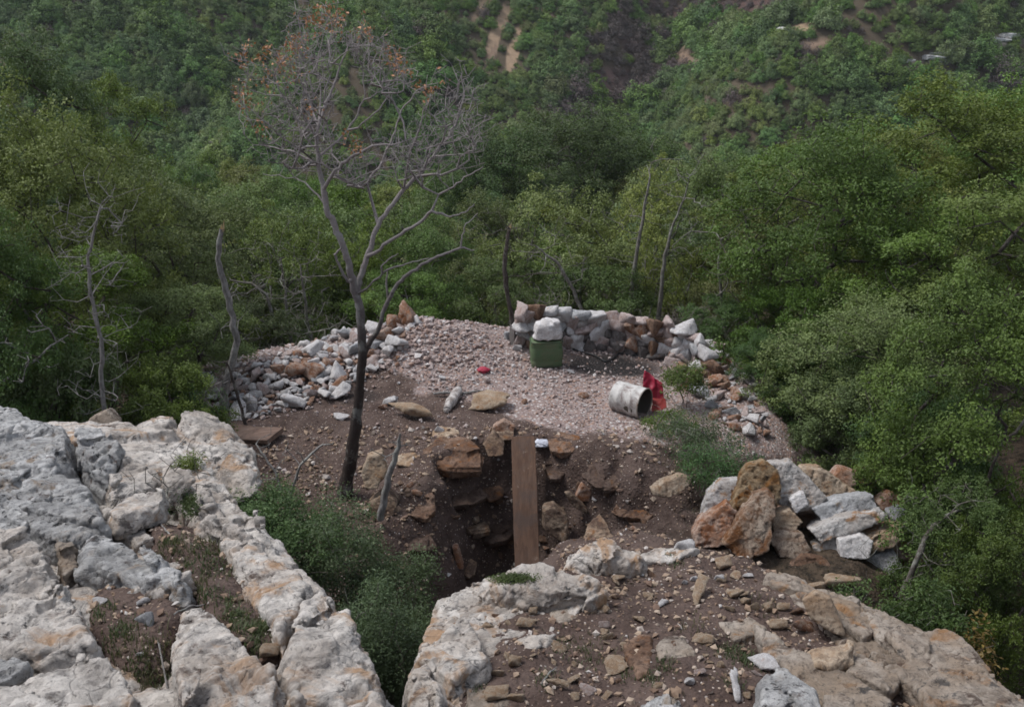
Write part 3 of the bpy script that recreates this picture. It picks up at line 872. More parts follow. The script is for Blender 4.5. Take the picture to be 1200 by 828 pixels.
# ---- orange and white boulder pile right of the pit
YC = 10.2
pile = [
 ([(856, 598), (868, 560), (876, 546), (897, 541), (914, 556), (917, 585), (903, 618), (862, 612)], 0.10, 0.45, 'ochre', 'tall olive and rust boulder at the top of the boulder pile', 61),
 ([(846, 640), (868, 612), (884, 580), (898, 573), (908, 583), (909, 605), (900, 645), (870, 660)], -0.35, 0.4, 'rust', 'pointed rust brown boulder standing in front of the boulder pile', 62),
 ([(812, 628), (820, 612), (852, 588), (866, 600), (848, 640), (815, 645)], -0.15, 0.4, 'orange', 'rusty wedge with a white edge at the left foot of the boulder pile', 63),
 ([(822, 606), (830, 580), (846, 562), (872, 560), (860, 590), (840, 605)], 0.25, 0.4, 'cluster_white', 'whitish rough slab at the back left of the boulder pile', 64),
 ([(898, 543), (926, 541), (950, 562), (970, 585), (955, 598), (930, 602), (912, 590), (905, 560)], 0.35, 0.5, 'cluster_white', 'large pinkish white slab leaning right from the top of the boulder pile', 65),
 ([(934, 548), (962, 548), (985, 562), (1012, 580), (975, 590), (955, 572)], 0.65, 0.4, 'tan', 'orange and white slab behind the grey block of the boulder pile', 66),
 ([(951, 595), (985, 584), (1024, 580), (1029, 600), (995, 610), (964, 614)], 0.15, 0.35, 'grey', 'squared pale grey block lying across the boulder pile', 67),
 ([(948, 622), (990, 606), (1034, 598), (1044, 609), (1000, 622), (962, 638)], -0.1, 0.45, 'cluster_white', 'big white slab with a flat top in the right half of the boulder pile', 68),
 ([(952, 640), (975, 630), (992, 630), (988, 658), (968, 662), (956, 652)], -0.2, 0.4, 'cluster_white', 'pale upright block under the flat topped slab of the pile', 80),
 ([(985, 640), (1030, 622), (1085, 610), (1100, 620), (1050, 636), (1000, 656)], -0.15, 0.4, 'tan', 'long tan slab sloping right across the lower right of the pile', 81),
 ([(902, 632), (920, 622), (942, 626), (952, 645), (940, 658), (915, 655)], -0.35, 0.35, 'rust', 'deep orange block in the dark hollow of the boulder pile', 69),
 ([(982, 632), (1010, 626), (1024, 634), (1018, 656), (985, 655)], -0.3, 0.3, 'white', 'white flaky stone under the big flat topped slab of the pile', 70),
 ([(1020, 626), (1062, 612), (1095, 616), (1085, 660), (1048, 655), (1030, 640)], 0.0, 0.5, 'orange', 'rust brown slab at the right end of the boulder pile under branches', 71),
 ([(1040, 600), (1060, 594), (1068, 606), (1046, 612)], 0.25, 0.25, 'grey', 'small grey block at the right back of the boulder pile', 72),
 ([(1028, 590), (1045, 577), (1062, 585), (1060, 598), (1035, 602)], 0.55, 0.35, 'orange', 'brown stone behind the small grey block of the pile', 73),
 ([(925, 585), (942, 575), (948, 592), (932, 602)], 0.1, 0.2, 'white', 'bright white fragment wedged in the middle of the boulder pile', 74),
 ([(922, 664), (942, 648), (965, 655), (985, 672), (960, 680), (930, 676)], -0.55, 0.3, 'brown', 'low brown slab with pale rim at the front foot of the pile', 75),
 ([(972, 562), (985, 547), (1002, 552), (1004, 568), (985, 575)], 0.9, 0.35, 'orange', 'rounded rust stone at the back of the boulder pile under the oak', 76),
 ([(1000, 566), (1010, 548), (1032, 552), (1034, 572)], 1.1, 0.4, 'ochre', 'mossy olive stone at the rear of the boulder pile under the oak', 77),
 ([(1020, 650), (1050, 645), (1062, 672), (1030, 682), (1000, 668)], -0.3, 0.4, 'grey', 'grey stone half hidden by leaves at the lower right of the pile', 78),
 ([(905, 600), (925, 595), (942, 612), (930, 628), (905, 622)], -0.05, 0.3, 'tan', 'tan block between the rust boulder and the orange hollow of the pile', 79),
]
for poly, dy, th, mt, lab, sd in pile:
    view_rock('boulder', poly, YC + dy, th, M[mt], lab, 'boulder', 0.55, 0.018, sd, 1.0, 'boulders piled right of the pit', (0.1, 1, -0.25), 0.8, None, None, 0.8, 7)
# filler under the pile so nothing hangs in the air
view_rock('boulder', [(815, 640), (850, 610), (920, 600), (1000, 605), (1070, 620), (1080, 690), (980, 700), (880, 680)], YC + 0.25, 1.0, M['brown'], 'broad brown base rock that carries the whole boulder pile', 'boulder', 0.5, 0.035, 90, 0.7, 'boulders piled right of the pit', (0, 1, -0.4))

# ---- slabs in the face of the pit
pitS = [
 ([(566, 520), (578, 508), (592, 520), (590, 534), (572, 536)], 12.4, 0.3, 'pit_tan', 'greyish pink slab just left of the plank top', 102, 1.0),
 ([(763, 574), (778, 564), (798, 556), (812, 560), (806, 572), (784, 584), (768, 582)], 11.0, 0.22, 'tan', 'long cream stone lying on the soil right of the pit', 104, 0.5),
 ([(500, 672), (512, 652), (532, 656), (530, 676), (520, 690), (504, 690)], 10.9, 0.35, 'brown', 'brown orange slab low on the left of the pit by the bush', 107, 0.5),
 ([(636, 598), (650, 594), (666, 608), (666, 640), (650, 630), (636, 618)], 11.4, 0.4, 'pit_tan', 'tan slab leaning against the right side of the plank', 108, 0.5),
 ([(661, 577), (668, 576), (690, 598), (688, 602), (672, 594)], 11.7, 0.15, 'pit_tan', 'thin tan sliver sticking out right of the plank', 109, 0.3),
 ([(674, 580), (682, 566), (694, 576), (692, 588), (680, 588)], 11.85, 0.2, 'orange', 'orange lump in the soil right of the plank', 110, 0.3),
 ([(424, 552), (430, 534), (446, 530), (452, 552), (444, 572), (428, 572)], 11.0, 0.3, 'tan', 'cream and orange block beside the bare tree trunk', 113, 0.5),
 ([(576, 500), (590, 492), (604, 500), (600, 510), (582, 512)], 12.9, 0.25, 'orange', 'orange brown stone at the lip of the pit above the plank', 114, 0.4),
 ([(528, 640), (536, 640), (544, 668), (536, 668)], 11.1, 0.2, 'orange', 'upright rusty flake on the left of the pit hollow', 115, 0.3),
 ([(690, 548), (722, 546), (760, 560), (764, 576), (715, 574), (692, 566)], 11.95, 0.5, 'pit_dark', 'dark overhanging earth crusted rock right of the pit', 132, 0.5),
 ([(430, 590), (452, 575), (466, 590), (458, 615), (436, 612)], 10.8, 0.4, 'pit_tan', 'soiled tan block below the stout grey branch stub', 138, 0.5),
]
for poly, Yr, th, mt, lab, sd, ln in pitS:
    view_rock('rock_slab', poly, Yr, th, M[mt], lab, 'rock', ln, 0.018, sd, 1.0, None, (0, 1, -0.15), 0.85, None, None, 0.8, 5)

def plate(px, py, wpx, d, th, mt, label, sd, tilt=0.22, yaw=0.0, out=0.16, lift=0.0):
    """a thin slab whose back is buried in the bank"""
    g = G(px, py); w = wpx * m_per_px(g)
    r = np.random.RandomState(sd)
    pts = []
    for a in np.linspace(0, 6.283, 8)[:-1] + r.uniform(-.25, .25, 7):
        k = r.uniform(.66, 1.15)
        x_, y_ = math.cos(a) * w / 2 * k, math.sin(a) * d / 2 * k
        for z_, q in ((0, 1.0), (-th, r.uniform(.86, 1.02))):
            pts.append((x_ * q, y_ * q, z_ + r.uniform(-.1, .1) * th))
    pts = np.array(pts)
    ca, sa = math.cos(yaw), math.sin(yaw); ct, st_ = math.cos(tilt), math.sin(tilt)
    x_, y_, z_ = pts.T
    y2, z2 = y_ * ct - z_ * st_, y_ * st_ + z_ * ct
    pts = np.stack([x_ * ca - y2 * sa, x_ * sa + y2 * ca, z2], 1) + g + np.array([0, d * .5 - out, th * .5 + lift])
    me, base = rough_rock([pts], max(.012, th * .14), min(.6, w * .8), M[mt], sd, .75, (0, -tilt, 1), .6, 0, 6, .9)
    tag(link('rock_slab', me, None, base), label, 'rock')
for a in [
 (535, 545, 92, .95, .13, 'brown', 'large rust brown slab jutting from the left of the pit face', 201, .16, .25, .42, .10),
 (664, 532, 44, .6, .11, 'brown', 'brown slab just right of the plank top', 202, .2, -.2, .2, .05),
 (556, 628, 38, .5, .08, 'pit_tan', 'tan slab at the left shoulder of the pit hollow', 203, -.2, .5, .2, .02),
 (548, 672, 26, .35, .08, 'pit_tan', 'pale tan slab low in the pit hollow', 204, .5, .3, .15, .02),
 (585, 632, 46, .6, .09, 'pit_dark', 'dark brown lintel slab over the pit hollow', 205, .1, -.1, .3, .06),
 (535, 590, 80, .8, .10, 'pit_dark', 'dark slab under the large rust slab', 206, .12, -.15, .3, .02),
 (492, 600, 60, .7, .09, 'brown', 'brown slab jutting from the left wall of the pit', 207, .15, .5, .25, .02),
 (490, 640, 48, .5, .08, 'pit_dark', 'dark slab low in the left wall of the pit', 208, .2, .6, .22, .0),
 (652, 562, 34, .45, .08, 'pit_dark', 'dark slab right of the plank under the brown one', 209, .15, -.3, .22, .02),
 (722, 566, 78, .7, .07, 'pit_dark', 'wide dark slab roofing the right wall of the pit', 210, .1, -.25, .22, .0),
 (742, 606, 56, .6, .08, 'brown', 'brown slab in the right wall of the pit', 211, .2, -.4, .22, .0),
 (700, 632, 48, .5, .09, 'pit_tan', 'soiled tan slab at the right foot of the pit face', 212, .25, -.2, .2, .0),
 (575, 575, 44, .5, .07, 'brown', 'brown slab touching the left edge of the plank', 213, .2, .1, .25, .02),
 (590, 520, 40, .5, .08, 'pit_tan', 'soiled slab at the pit lip left of the plank top', 214, .15, .1, .2, .02),
 (520, 512, 44, .45, .05, 'tan', 'thin buff slab on the soil above the large rust slab', 215, .12, .1, .15, .0),
 (478, 543, 34, .35, .04, 'tan', 'thin buff slab on the soil left of the large rust slab', 216, .1, .2, .15, .0),
]: plate(*a)

# ---- individual stones that show singly: (px, py, width px, height px, kind, label)
rs = random.Random(7)
single = [
 (800, 645, 28, 20, 'white', 'white and pink angular stone at the far rim of the front outcrop'),
 (866, 646, 24, 18, 'white', 'bright white stone at the far rim close to the rust boulders'),
 (819, 699, 18, 40, 'sliver', 'long upright tan stone blade in the soil of the front outcrop'),
 (861, 699, 20, 28, 'slab', 'squarish pinkish tan stone right of the long tan blade'),
 (847, 665, 22, 12, 'tan', 'small ochre stone uphill of the two white pebbles'),
 (842, 681, 13, 12, 'white', 'white pebble between the tan blade and the ochre stone'),
 (813, 680, 10, 9, 'white', 'white pebble just above the long tan blade'),
 (802, 686, 7, 9, 'white', 'smallest white pebble left of the long tan blade'),
 (877, 676, 12, 6, 'white', 'thin white flake right of the ochre stone'),
 (776, 710, 14, 7, 'white', 'flat whitish flake alone on dark soil left of the blade'),
 (874, 708, 13, 12, 'tan', 'yellow stone with pits downhill of the squarish pinkish stone'),
 (884, 714, 12, 12, 'tan', 'ochre stone touching the pitted yellow stone'),
 (900, 715, 13, 13, 'tan', 'small pale tan stone between yellow stone and mossy stone'),
 (917, 717, 15, 12, 'tan', 'greenish tan stone covered in moss'),
 (855, 718, 13, 7, 'tan', 'small flat brown stone below the squarish pinkish stone'),
 (911, 735, 21, 16, 'tan', 'light tan stone with a flat face left of the orange brown stone'),
 (933, 723, 17, 13, 'brown', 'brown stone resting behind the orange brown stone'),
 (941, 738, 28, 22, 'orange', 'rounded orange brown stone beside the large tan wedge'),
 (1000, 718, 30, 16, 'orange', 'pair shaped orange brown stone right of the large tan wedge'),
 (1018, 722, 24, 14, 'tan', 'tan stone on the right rim beside the orange brown pair'),
 (1035, 735, 30, 14, 'tan', 'flat tan stone above its twin on the right rim slab'),
 (1037, 752, 26, 12, 'tan', 'flat tan stone below its twin on the right rim slab'),
 (990, 705, 20, 14, 'tan', 'tan stone at the rim directly above the large tan wedge'),
 (955, 690, 24, 10, 'tan', 'flat tan flake at the far rim below the brown slab of the pile'),
 (985, 690, 40, 12, 'slab', 'long cream slab on the far rim below the boulder pile'),
 (823, 754, 24, 16, 'tan', 'tan stone just right of the split boulder'),
 (896, 783, 34, 16, 'slab', 'white flat flake touching the blue grey boulder'),
 (861, 811, 15, 36, 'sliver', 'white sliver standing upright at the bottom edge'),
 (808, 800, 13, 11, 'white', 'round whitish pebble below the split boulder'),
 (820, 792, 16, 10, 'pink', 'pinkish stone just above the round whitish pebble'),
 (1012, 776, 12, 7, 'white', 'small white chip in the dark soil right of the broad tan slab'),
 (558, 731, 20, 8, 'slab', 'yellow flat stone on the pale pink slab corner'),
 (573, 739, 18, 14, 'tan', 'yellow stone right beside the pale pink slab'),
 (603, 781, 16, 15, 'tan', 'tan stone alone on the soil right of the pale pink slab'),
 (584, 791, 15, 13, 'tan', 'squarish tan stone downhill of the pale pink slab'),
 (616, 736, 26, 9, 'sliver', 'brown stick shaped stone flat on the soil of the front outcrop'),
 (656, 805, 30, 10, 'sliver', 'ochre bar shaped stone near the bottom edge of the photo'),
 (721, 785, 27, 16, 'slab', 'flat tan stone left of the brown split boulder'),
 (671, 707, 16, 11, 'orange', 'rusty stone below the moss pad boulder'),
 (554, 797, 22, 14, 'tan', 'yellow tan stone in grass at the left end of the front outcrop'),
 (625, 719, 11, 11, 'tan', 'small yellow stone below the curving pale ledge'),
 (708, 737, 13, 10, 'pink', 'upper one of two pink tan stones in the middle of the soil'),
 (713, 748, 14, 11, 'tan', 'lower one of two pink tan stones in the middle of the soil'),
 (725, 680, 16, 8, 'tan', 'small flat tan stone right of the moss pad boulder'),
 (760, 698, 14, 7, 'tan', 'thin tan stone on soil below the rounded white boulder'),
 (582, 815, 30, 14, 'tan', 'pale tan stone at the bottom edge near the left end of the front outcrop'),
 (605, 822, 20, 12, 'tan', 'ochre stone at the bottom edge second from the left end'),
 (690, 812, 22, 10, 'pink', 'brownish pink flat stone near the bottom edge left of the grey boulder'),
 (173, 734, 20, 25, 'grey', 'pale grey angular stone in the dark soil pocket of the left outcrop'),
 (164, 767, 10, 6, 'white', 'small white chip in the dark soil pocket of the left outcrop'),
 (318, 775, 24, 15, 'tan', 'cream stone lodged between the cream slab and the long ridge'),
 (117, 707, 18, 11, 'white', 'whitish stone at the top of the dark soil pocket'),
 (168, 710, 14, 12, 'white', 'white stone tucked under the white broken ledge'),
 (98, 677, 9, 8, 'white', 'white pebble under the spotted rock overhang'),
 (62, 634, 8, 7, 'white', 'white pebble on top of the left grey rock sheet'),
 (458, 475, 17, 15, 'white', 'white stone with an orange neighbour on dark soil right of the bare tree'),
 (449, 480, 11, 11, 'orange', 'orange stone touching the white one right of the bare tree'),
 (400, 491, 18, 9, 'white', 'flat white stone on the soil left of the bare tree trunk'),
 (515, 507, 12, 10, 'white', 'lone white stone on soil above the large rust slab'),
 (484, 490, 52, 9, 'slab', 'long thin buff slab lying on the soil right of the bare tree'),
 (575, 478, 46, 12, 'slab', 'flat buff slab beside the pale log'),
 (826, 437, 33, 22, 'white', 'big white and grey stone on the rubble right of the wall'),
 (842, 453, 27, 20, 'orange', 'big orange stone below the big white one in the right rubble'),
 (823, 458, 12, 14, 'white', 'squarish white stone left of the big orange one'),
 (833, 478, 16, 14, 'grey', 'pale grey angular stone low in the right rubble'),
 (852, 483, 18, 12, 'brown', 'dark brown stone at the edge of the right rubble'),
 (838, 490, 18, 13, 'orange', 'orange lump below the pale grey angular stone'),
 (865, 440, 16, 14, 'grey', 'grey stone at the far right end of the rubble'),
 (597, 398, 16, 20, 'grey', 'grey stone propped left of the green container'),
 (606, 410, 12, 10, 'white', 'small white stone at the left foot of the green container'),
 (240, 448, 26, 19, 'grey', 'large grey stone at the far left end of the rubble rim'),
]
def single_stone(px, py, w, h, kind, label):
    g = G(px, py)
    mp = m_per_px(g)
    size = w * mp
    rot = (rs.uniform(-0.25, 0.25), rs.uniform(-0.25, 0.25), rs.uniform(-0.4, 0.4))
    if kind == 'sliver' and h > w:
        size = h * mp * 1.25; sc = (1, w / h * 2.2, w / h * 1.8); rot = (0.15, -0.35, 1.35 + rs.uniform(-0.2, 0.2))
    elif kind == 'sliver': sc = (1, 1, 1.1)
    elif kind == 'slab': sc = (1, min(1.4, h / w * 1.6 + 0.25), 1.0)
    else: sc = (1, 0.85, max(0.55, min(1.5, h / w * 1.35)))
    m = M['white'] if (kind in ('slab', 'sliver') and 'white' in label) else None
    stone(kind, g, size * 1.06, label, None, sc, rot, rs, m, 0.12)
for s_ in single: single_stone(*s_)
# three larger ones on the front outcrop
view_rock('boulder', [(940, 702), (955, 692), (972, 700), (984, 726), (992, 748), (975, 742), (950, 725)], 6.05, 0.35, M['tan'], 'large tan wedge tilted on the right half of the front outcrop', 'boulder', 0.3, 0.016, 121, 0.7, None, (0.3, 1, -0.5))
bed_rock('boulder', [[(948, 760), (975, 755), (1000, 752), (1000, 772), (972, 784), (952, 780)]], M['tan'], 'broad flat tan slab with a dark gap under it on the front outcrop', 'boulder', hr, 0.055, 0.16, 0.016, 122, 0.7, 0.35, 1.0, 0.02)
bed_rock('rock_slab', [[(122, 600), (155, 576), (170, 578), (198, 580), (192, 591), (135, 608)]], M['outcrop'], 'flat white flagstone lying loose on the left outcrop', 'rock', hl, 0.30, 0.10, 0.018, 123, 0.5, 0.4, 1.0, 0.02)

# ---- loose stones in fields
def field(n, poly_px, kinds, size_px, label_fmt, group, seed, mind=0.7, sink=0.15, name='stone'):
    r = random.Random(seed)
    poly = np.array(poly_px, float)
    x0, y0 = poly.min(0); x1, y1 = poly.max(0)
    placed, cnt, tries = [], 0, 0
    while cnt < n and tries < n * 60:
        tries += 1
        px, py = r.uniform(x0, x1), r.uniform(y0, y1)
        if poly_sdf(np.array([px]), np.array([py]), poly)[0] > 0: continue
        w = size_px[0] + (size_px[1] - size_px[0]) * r.random() ** 2.2
        if any((px - a) ** 2 + (2.0 * (py - b)) ** 2 < (mind * 0.5 * (w + c)) ** 2 for a, b, c in placed): continue
        placed.append((px, py, w))
        kd = r.choices([k for k, _ in kinds], [v for _, v in kinds])[0]
        g = G(px, py)
        if g[1] > 18.2: placed.pop(); continue
        lab = label_fmt[kd] if isinstance(label_fmt, dict) else label_fmt
        stone(kd, g, w * m_per_px(g), lab, group, (1, r.uniform(0.7, 1), r.uniform(0.7, 1.15)), None, r, None, sink, name)
        cnt += 1
    return placed
field(250, [(236, 452), (262, 446), (300, 434), (340, 414), (372, 398), (402, 388), (448, 380), (490, 380), (470, 404), (440, 440), (395, 468), (330, 484), (290, 492), (240, 478)],
      [('white', 6.5), ('pink', 2.2), ('orange', 2.8), ('grey', 1.0)], (9, 31),
      {'white': 'white quartz stone in the rubble rim left of the bare tree', 'pink': 'pinkish stone in the rubble rim left of the bare tree', 'orange': 'rust orange stone in the rubble rim left of the bare tree', 'grey': 'grey stone in the rubble rim left of the bare tree'},
      'stones of the left rubble rim', 3, 0.5, 0.0, 'rubble_stone')
field(110, [(778, 428), (800, 400), (812, 398), (850, 402), (878, 430), (900, 480), (905, 520), (860, 510), (825, 480), (800, 450)],
      [('orange', 5), ('white', 3), ('pink', 3), ('grey', 1.5)], (7, 27),
      {'white': 'white stone in the rubble slope right of the drum', 'pink': 'pinkish stone in the rubble slope right of the drum', 'orange': 'rust orange stone in the rubble slope right of the drum', 'grey': 'grey stone in the rubble slope right of the drum'},
      'stones of the right rubble slope', 4, 0.46, 0.05, 'slope_stone')
field(20, [(440, 400), (560, 392), (610, 420), (720, 440), (700, 500), (560, 470), (470, 440)],
      [('pink', 4), ('white', 2), ('orange', 2)], (5, 14),
      {'white': 'white stone among the gravel of the platform', 'pink': 'pinkish stone among the gravel of the platform', 'orange': 'rust orange stone among the gravel of the platform'},
      'stones lying among the platform gravel', 5, 0.8, 0.15)
field(44, [(470, 560), (560, 565), (600, 600), (700, 560), (770, 590), (760, 620), (690, 640), (600, 660), (540, 680), (500, 640)],
      [('brown', 5), ('orange', 1.5), ('tan', 1.5), ('white', .7)], (5, 18),
      {'brown': 'dark brown stone stuck in the soil of the pit face', 'orange': 'orange stone stuck in the soil of the pit face', 'tan': 'tan stone stuck in the soil of the pit face', 'white': 'white chip stuck in the soil of the pit face'},
      'stones stuck in the pit face', 6, 0.8, 0.2)
field(85, [(520, 740), (600, 710), (720, 680), (800, 660), (900, 690), (940, 760), (1040, 780), (1080, 828), (820, 828), (640, 820), (540, 810)],
      [('tan', 5), ('brown', 2), ('pink', 2)], (4, 15),
      {'tan': 'small tan stone on the soil of the front outcrop', 'brown': 'small brown stone on the soil of the front outcrop', 'pink': 'small pinkish stone on the soil of the front outcrop'},
      'small stones on the front outcrop', 8, 1.0, 0.2)

field(46, [(520, 740), (600, 705), (720, 680), (800, 655), (900, 685), (960, 740), (1060, 770), (1100, 828), (820, 828), (640, 820), (540, 810)],
      [('slab', 1)], (8, 26), {'slab': 'flat tan shard lying on the soil of the front outcrop'}, 'flat shards on the front outcrop', 18, 0.9, 0.15)

# ---- gravel and chips: uncountable, one object each
def chip_mesh(name, pts, sizes, mat, seed):
    r = np.random.RandomState(seed)
    ico = np.array([(0, 0, 1), (0.9, 0, 0.2), (0.28, 0.85, 0.2), (-0.72, 0.53, 0.2), (-0.72, -0.53, 0.2), (0.28, -0.85, 0.2), (0, 0, -0.7)], float)
    fc = np.array([(0, 1, 2), (0, 2, 3), (0, 3, 4), (0, 4, 5), (0, 5, 1), (6, 2, 1), (6, 3, 2), (6, 4, 3), (6, 5, 4), (6, 1, 5)])
    n = len(pts)
    v = ico[None] * r.uniform(0.6, 1.3, (n, 7, 1)) * r.uniform(0.45, 1.1, (n, 1, 3))
    A = r.normal(size=(n, 3, 3)); Q, _ = np.linalg.qr(A)
    v = np.einsum('nij,nkj->nki', Q, v) * sizes[:, None, None] * 0.5
    v[:, :, 2] *= 0.8
    v = v + pts[:, None, :]
    f = (fc[None] + (np.arange(n) * 7)[:, None, None]).reshape(-1, 3)
    return mesh_np(name, v.reshape(-1, 3), f, mat)

def chip_material(name, ramp):
    t = NT(name)
    geo = t.n('ShaderNodeNewGeometry')
    cr = t.n('ShaderNodeValToRGB')
    cr.color_ramp.interpolation = 'LINEAR'
    el = cr.color_ramp.elements
    while len(el) < len(ramp): el.new(0.5)
    for e, (p, c) in zip(el, ramp): e.position = p; e.color = (*c, 1)
    t.l(geo.outputs['Random Per Island'], cr.inputs[0])
    co = t.coord('Object', False)
    c = t.mix(t.rng(t.noise(co, 40, 4, 0.7), 0.4, 0.7, 0, 0.5), cr.outputs[0], (0.2, 0.13, 0.10))
    t.principled(c, 0.92, None, spec=0.2)
    return t.m
rr = np.random.RandomState(5)
n = 42000
x = rr.uniform(-5.4, 4.2, n); y = rr.uniform(11.8, 17.7, n)
d = poly_sdf(x, y, PAD)
front = np.interp(x, [-5.5, -3.2, -2.2, -1.2, 0.0, 0.8, 1.6, 2.4, 3.2], [15.3, 15.2, 15.1, 14.5, 13.5, 13.1, 13.0, 12.8, 12.6])
pr = np.where(y > front, 0.75, 0.10) * (d < 0.3) * (1 - 0.85 * (np.hypot((x - 1.75) / 0.9, (y - 15.7) / 0.5) < 1))
gcl = fbm(np.stack([x * .9, y * 1.3, 0 * x], 1), 4, 14); pr = pr * np.clip(0.75 + 1.5 * gcl, 0.12, 1.3)
keep = rr.rand(n) < pr
x, y = x[keep], y[keep]
s = (0.020 + 0.10 * rr.rand(len(x)) ** 3.2) * (1 + 0.7 * sm(-0.2, -2.2, x) * sm(14.5, 15.5, y)) * (1 - 0.35 * sm(0.2, 1.2, x) * sm(15.2, 14.2, y))
rim = [tuple(G(*q)[:2]) for q in ((236, 452), (300, 438), (372, 402), (440, 384), (500, 384), (560, 392), (480, 420), (400, 465), (300, 490), (240, 478))]
xr = rr.uniform(-5.6, 0, 6000); yr = rr.uniform(12.5, 17.6, 6000)
kr = (poly_sdf(xr, yr, rim) < rr.uniform(-.2, .25, 6000)) & (rr.rand(6000) < 0.62)
xr, yr = xr[kr], yr[kr]
x = np.concatenate([x, xr]); y = np.concatenate([y, yr]); s = np.concatenate([s, 0.05 + 0.10 * rr.rand(len(xr)) ** 2])
z = height(x, y) + s * 0.15
M['gravel'] = chip_material('gravel_mix', [(0.0, (0.224, 0.156, 0.140)), (0.3, (0.368, 0.304, 0.288)), (0.6, (0.432, 0.376, 0.360)), (0.85, (0.304, 0.192, 0.144)), (0.92, (0.528, 0.504, 0.496))])
tag(link('gravel', chip_mesh('gravel', np.stack([x, y, z], 1), s, M['gravel'], 3)), 'crushed pinkish gravel spread over the spoil platform', None, None, 'stuff')
n = 30000
x = rr.uniform(-5.4, 3.6, n); y = rr.uniform(3.3, 13.2, n)
dl, dr_, dp = poly_sdf(x, y, LEFT), poly_sdf(x, y, RIGHT), poly_sdf(x, y, PAD)
clump = fbm(np.stack([x, y, 0 * x], 1) * 1.4, 3, 61)
pr = np.where(dl < 0, 0.85, 0) + np.where(dr_ < 0, 0.95 + 0.9 * clump, 0) + np.where((dp < 1.3) & (x < 2.6), 0.5 + 0.8 * clump, 0)
keep = rr.rand(n) < pr
x, y = x[keep], y[keep]
s = 0.008 + 0.085 * rr.rand(len(x)) ** 3.4
s = np.where(y > 9, s * 1.5, s)
z = height(x, y) + s * 0.12
M['chips'] = chip_material('chip_mix', [(0.0, (0.13, 0.085, 0.065)), (0.4, (0.26, 0.185, 0.13)), (0.7, (0.36, 0.28, 0.21)), (0.93, (0.40, 0.34, 0.29)), (0.985, (0.50, 0.48, 0.46))])
tag(link('stone_chips', chip_mesh('stone_chips', np.stack([x, y, z], 1), s, M['chips'], 4)), 'scattered tan and white stone chips on the soil', None, None, 'stuff')

# ------------------------------------------------------------------ trees
def tubes_from_graph(nodes, parent, rad, sides_big=7, sides_small=4, thick=0.02):
    """tapered tubes along the chains of a tree graph (numpy)"""
    n = len(nodes)
    kids = [[] for _ in range(n)]
    for i, p in enumerate(parent):
        if p >= 0: kids[p].append(i)
    V, F = [], []
    base = 0
    starts = [(-1, i) for i in range(n) if parent[i] < 0]
    while starts:
        pre, i = starts.pop()
        chain = ([pre] if pre >= 0 else []) + [i]
        rr_ = ([min(rad[pre], rad[i] * 1.35)] if pre >= 0 else []) + [rad[i]]
        while kids[i]:
            ks = sorted(kids[i], key=lambda k: -rad[k])
            for k in ks[1:]: starts.append((i, k))
            i = ks[0]
            chain.append(i); rr_.append(rad[i])
        if len(chain) < 2: continue
        pts = nodes[chain]
        r = np.array(rr_)
        tan = np.gradient(pts, axis=0)
        tan /= np.maximum(np.linalg.norm(tan, axis=1, keepdims=True), 1e-9)
        s = sides_big if r.max() > thick else sides_small
        ref = np.array([1.0, 0.13, 0.07]) if abs(tan[0][0]) < 0.8 else np.array([0.1, 1.0, 0.1])
        ang = np.arange(s) * 2 * math.pi / s
        rings = []
        u = ref
        for t, p, q in zip(tan, pts, r):
            u = u - t * np.dot(u, t); u = u / max(np.linalg.norm(u), 1e-9)
            w = np.cross(t, u)
            rings.append(p + q * (np.cos(ang)[:, None] * u + np.sin(ang)[:, None] * w))
        m = len(chain)
        V.append(np.concatenate(rings))
        a = np.arange(m - 1)[:, None] * s + np.arange(s)[None]
        b = np.arange(m - 1)[:, None] * s + (np.arange(s)[None] + 1) % s
        F.append((np.stack([a, b, b + s, a + s], 2).reshape(-1, 4)) + base)
        base += m * s
    return np.concatenate(V), np.concatenate(F)

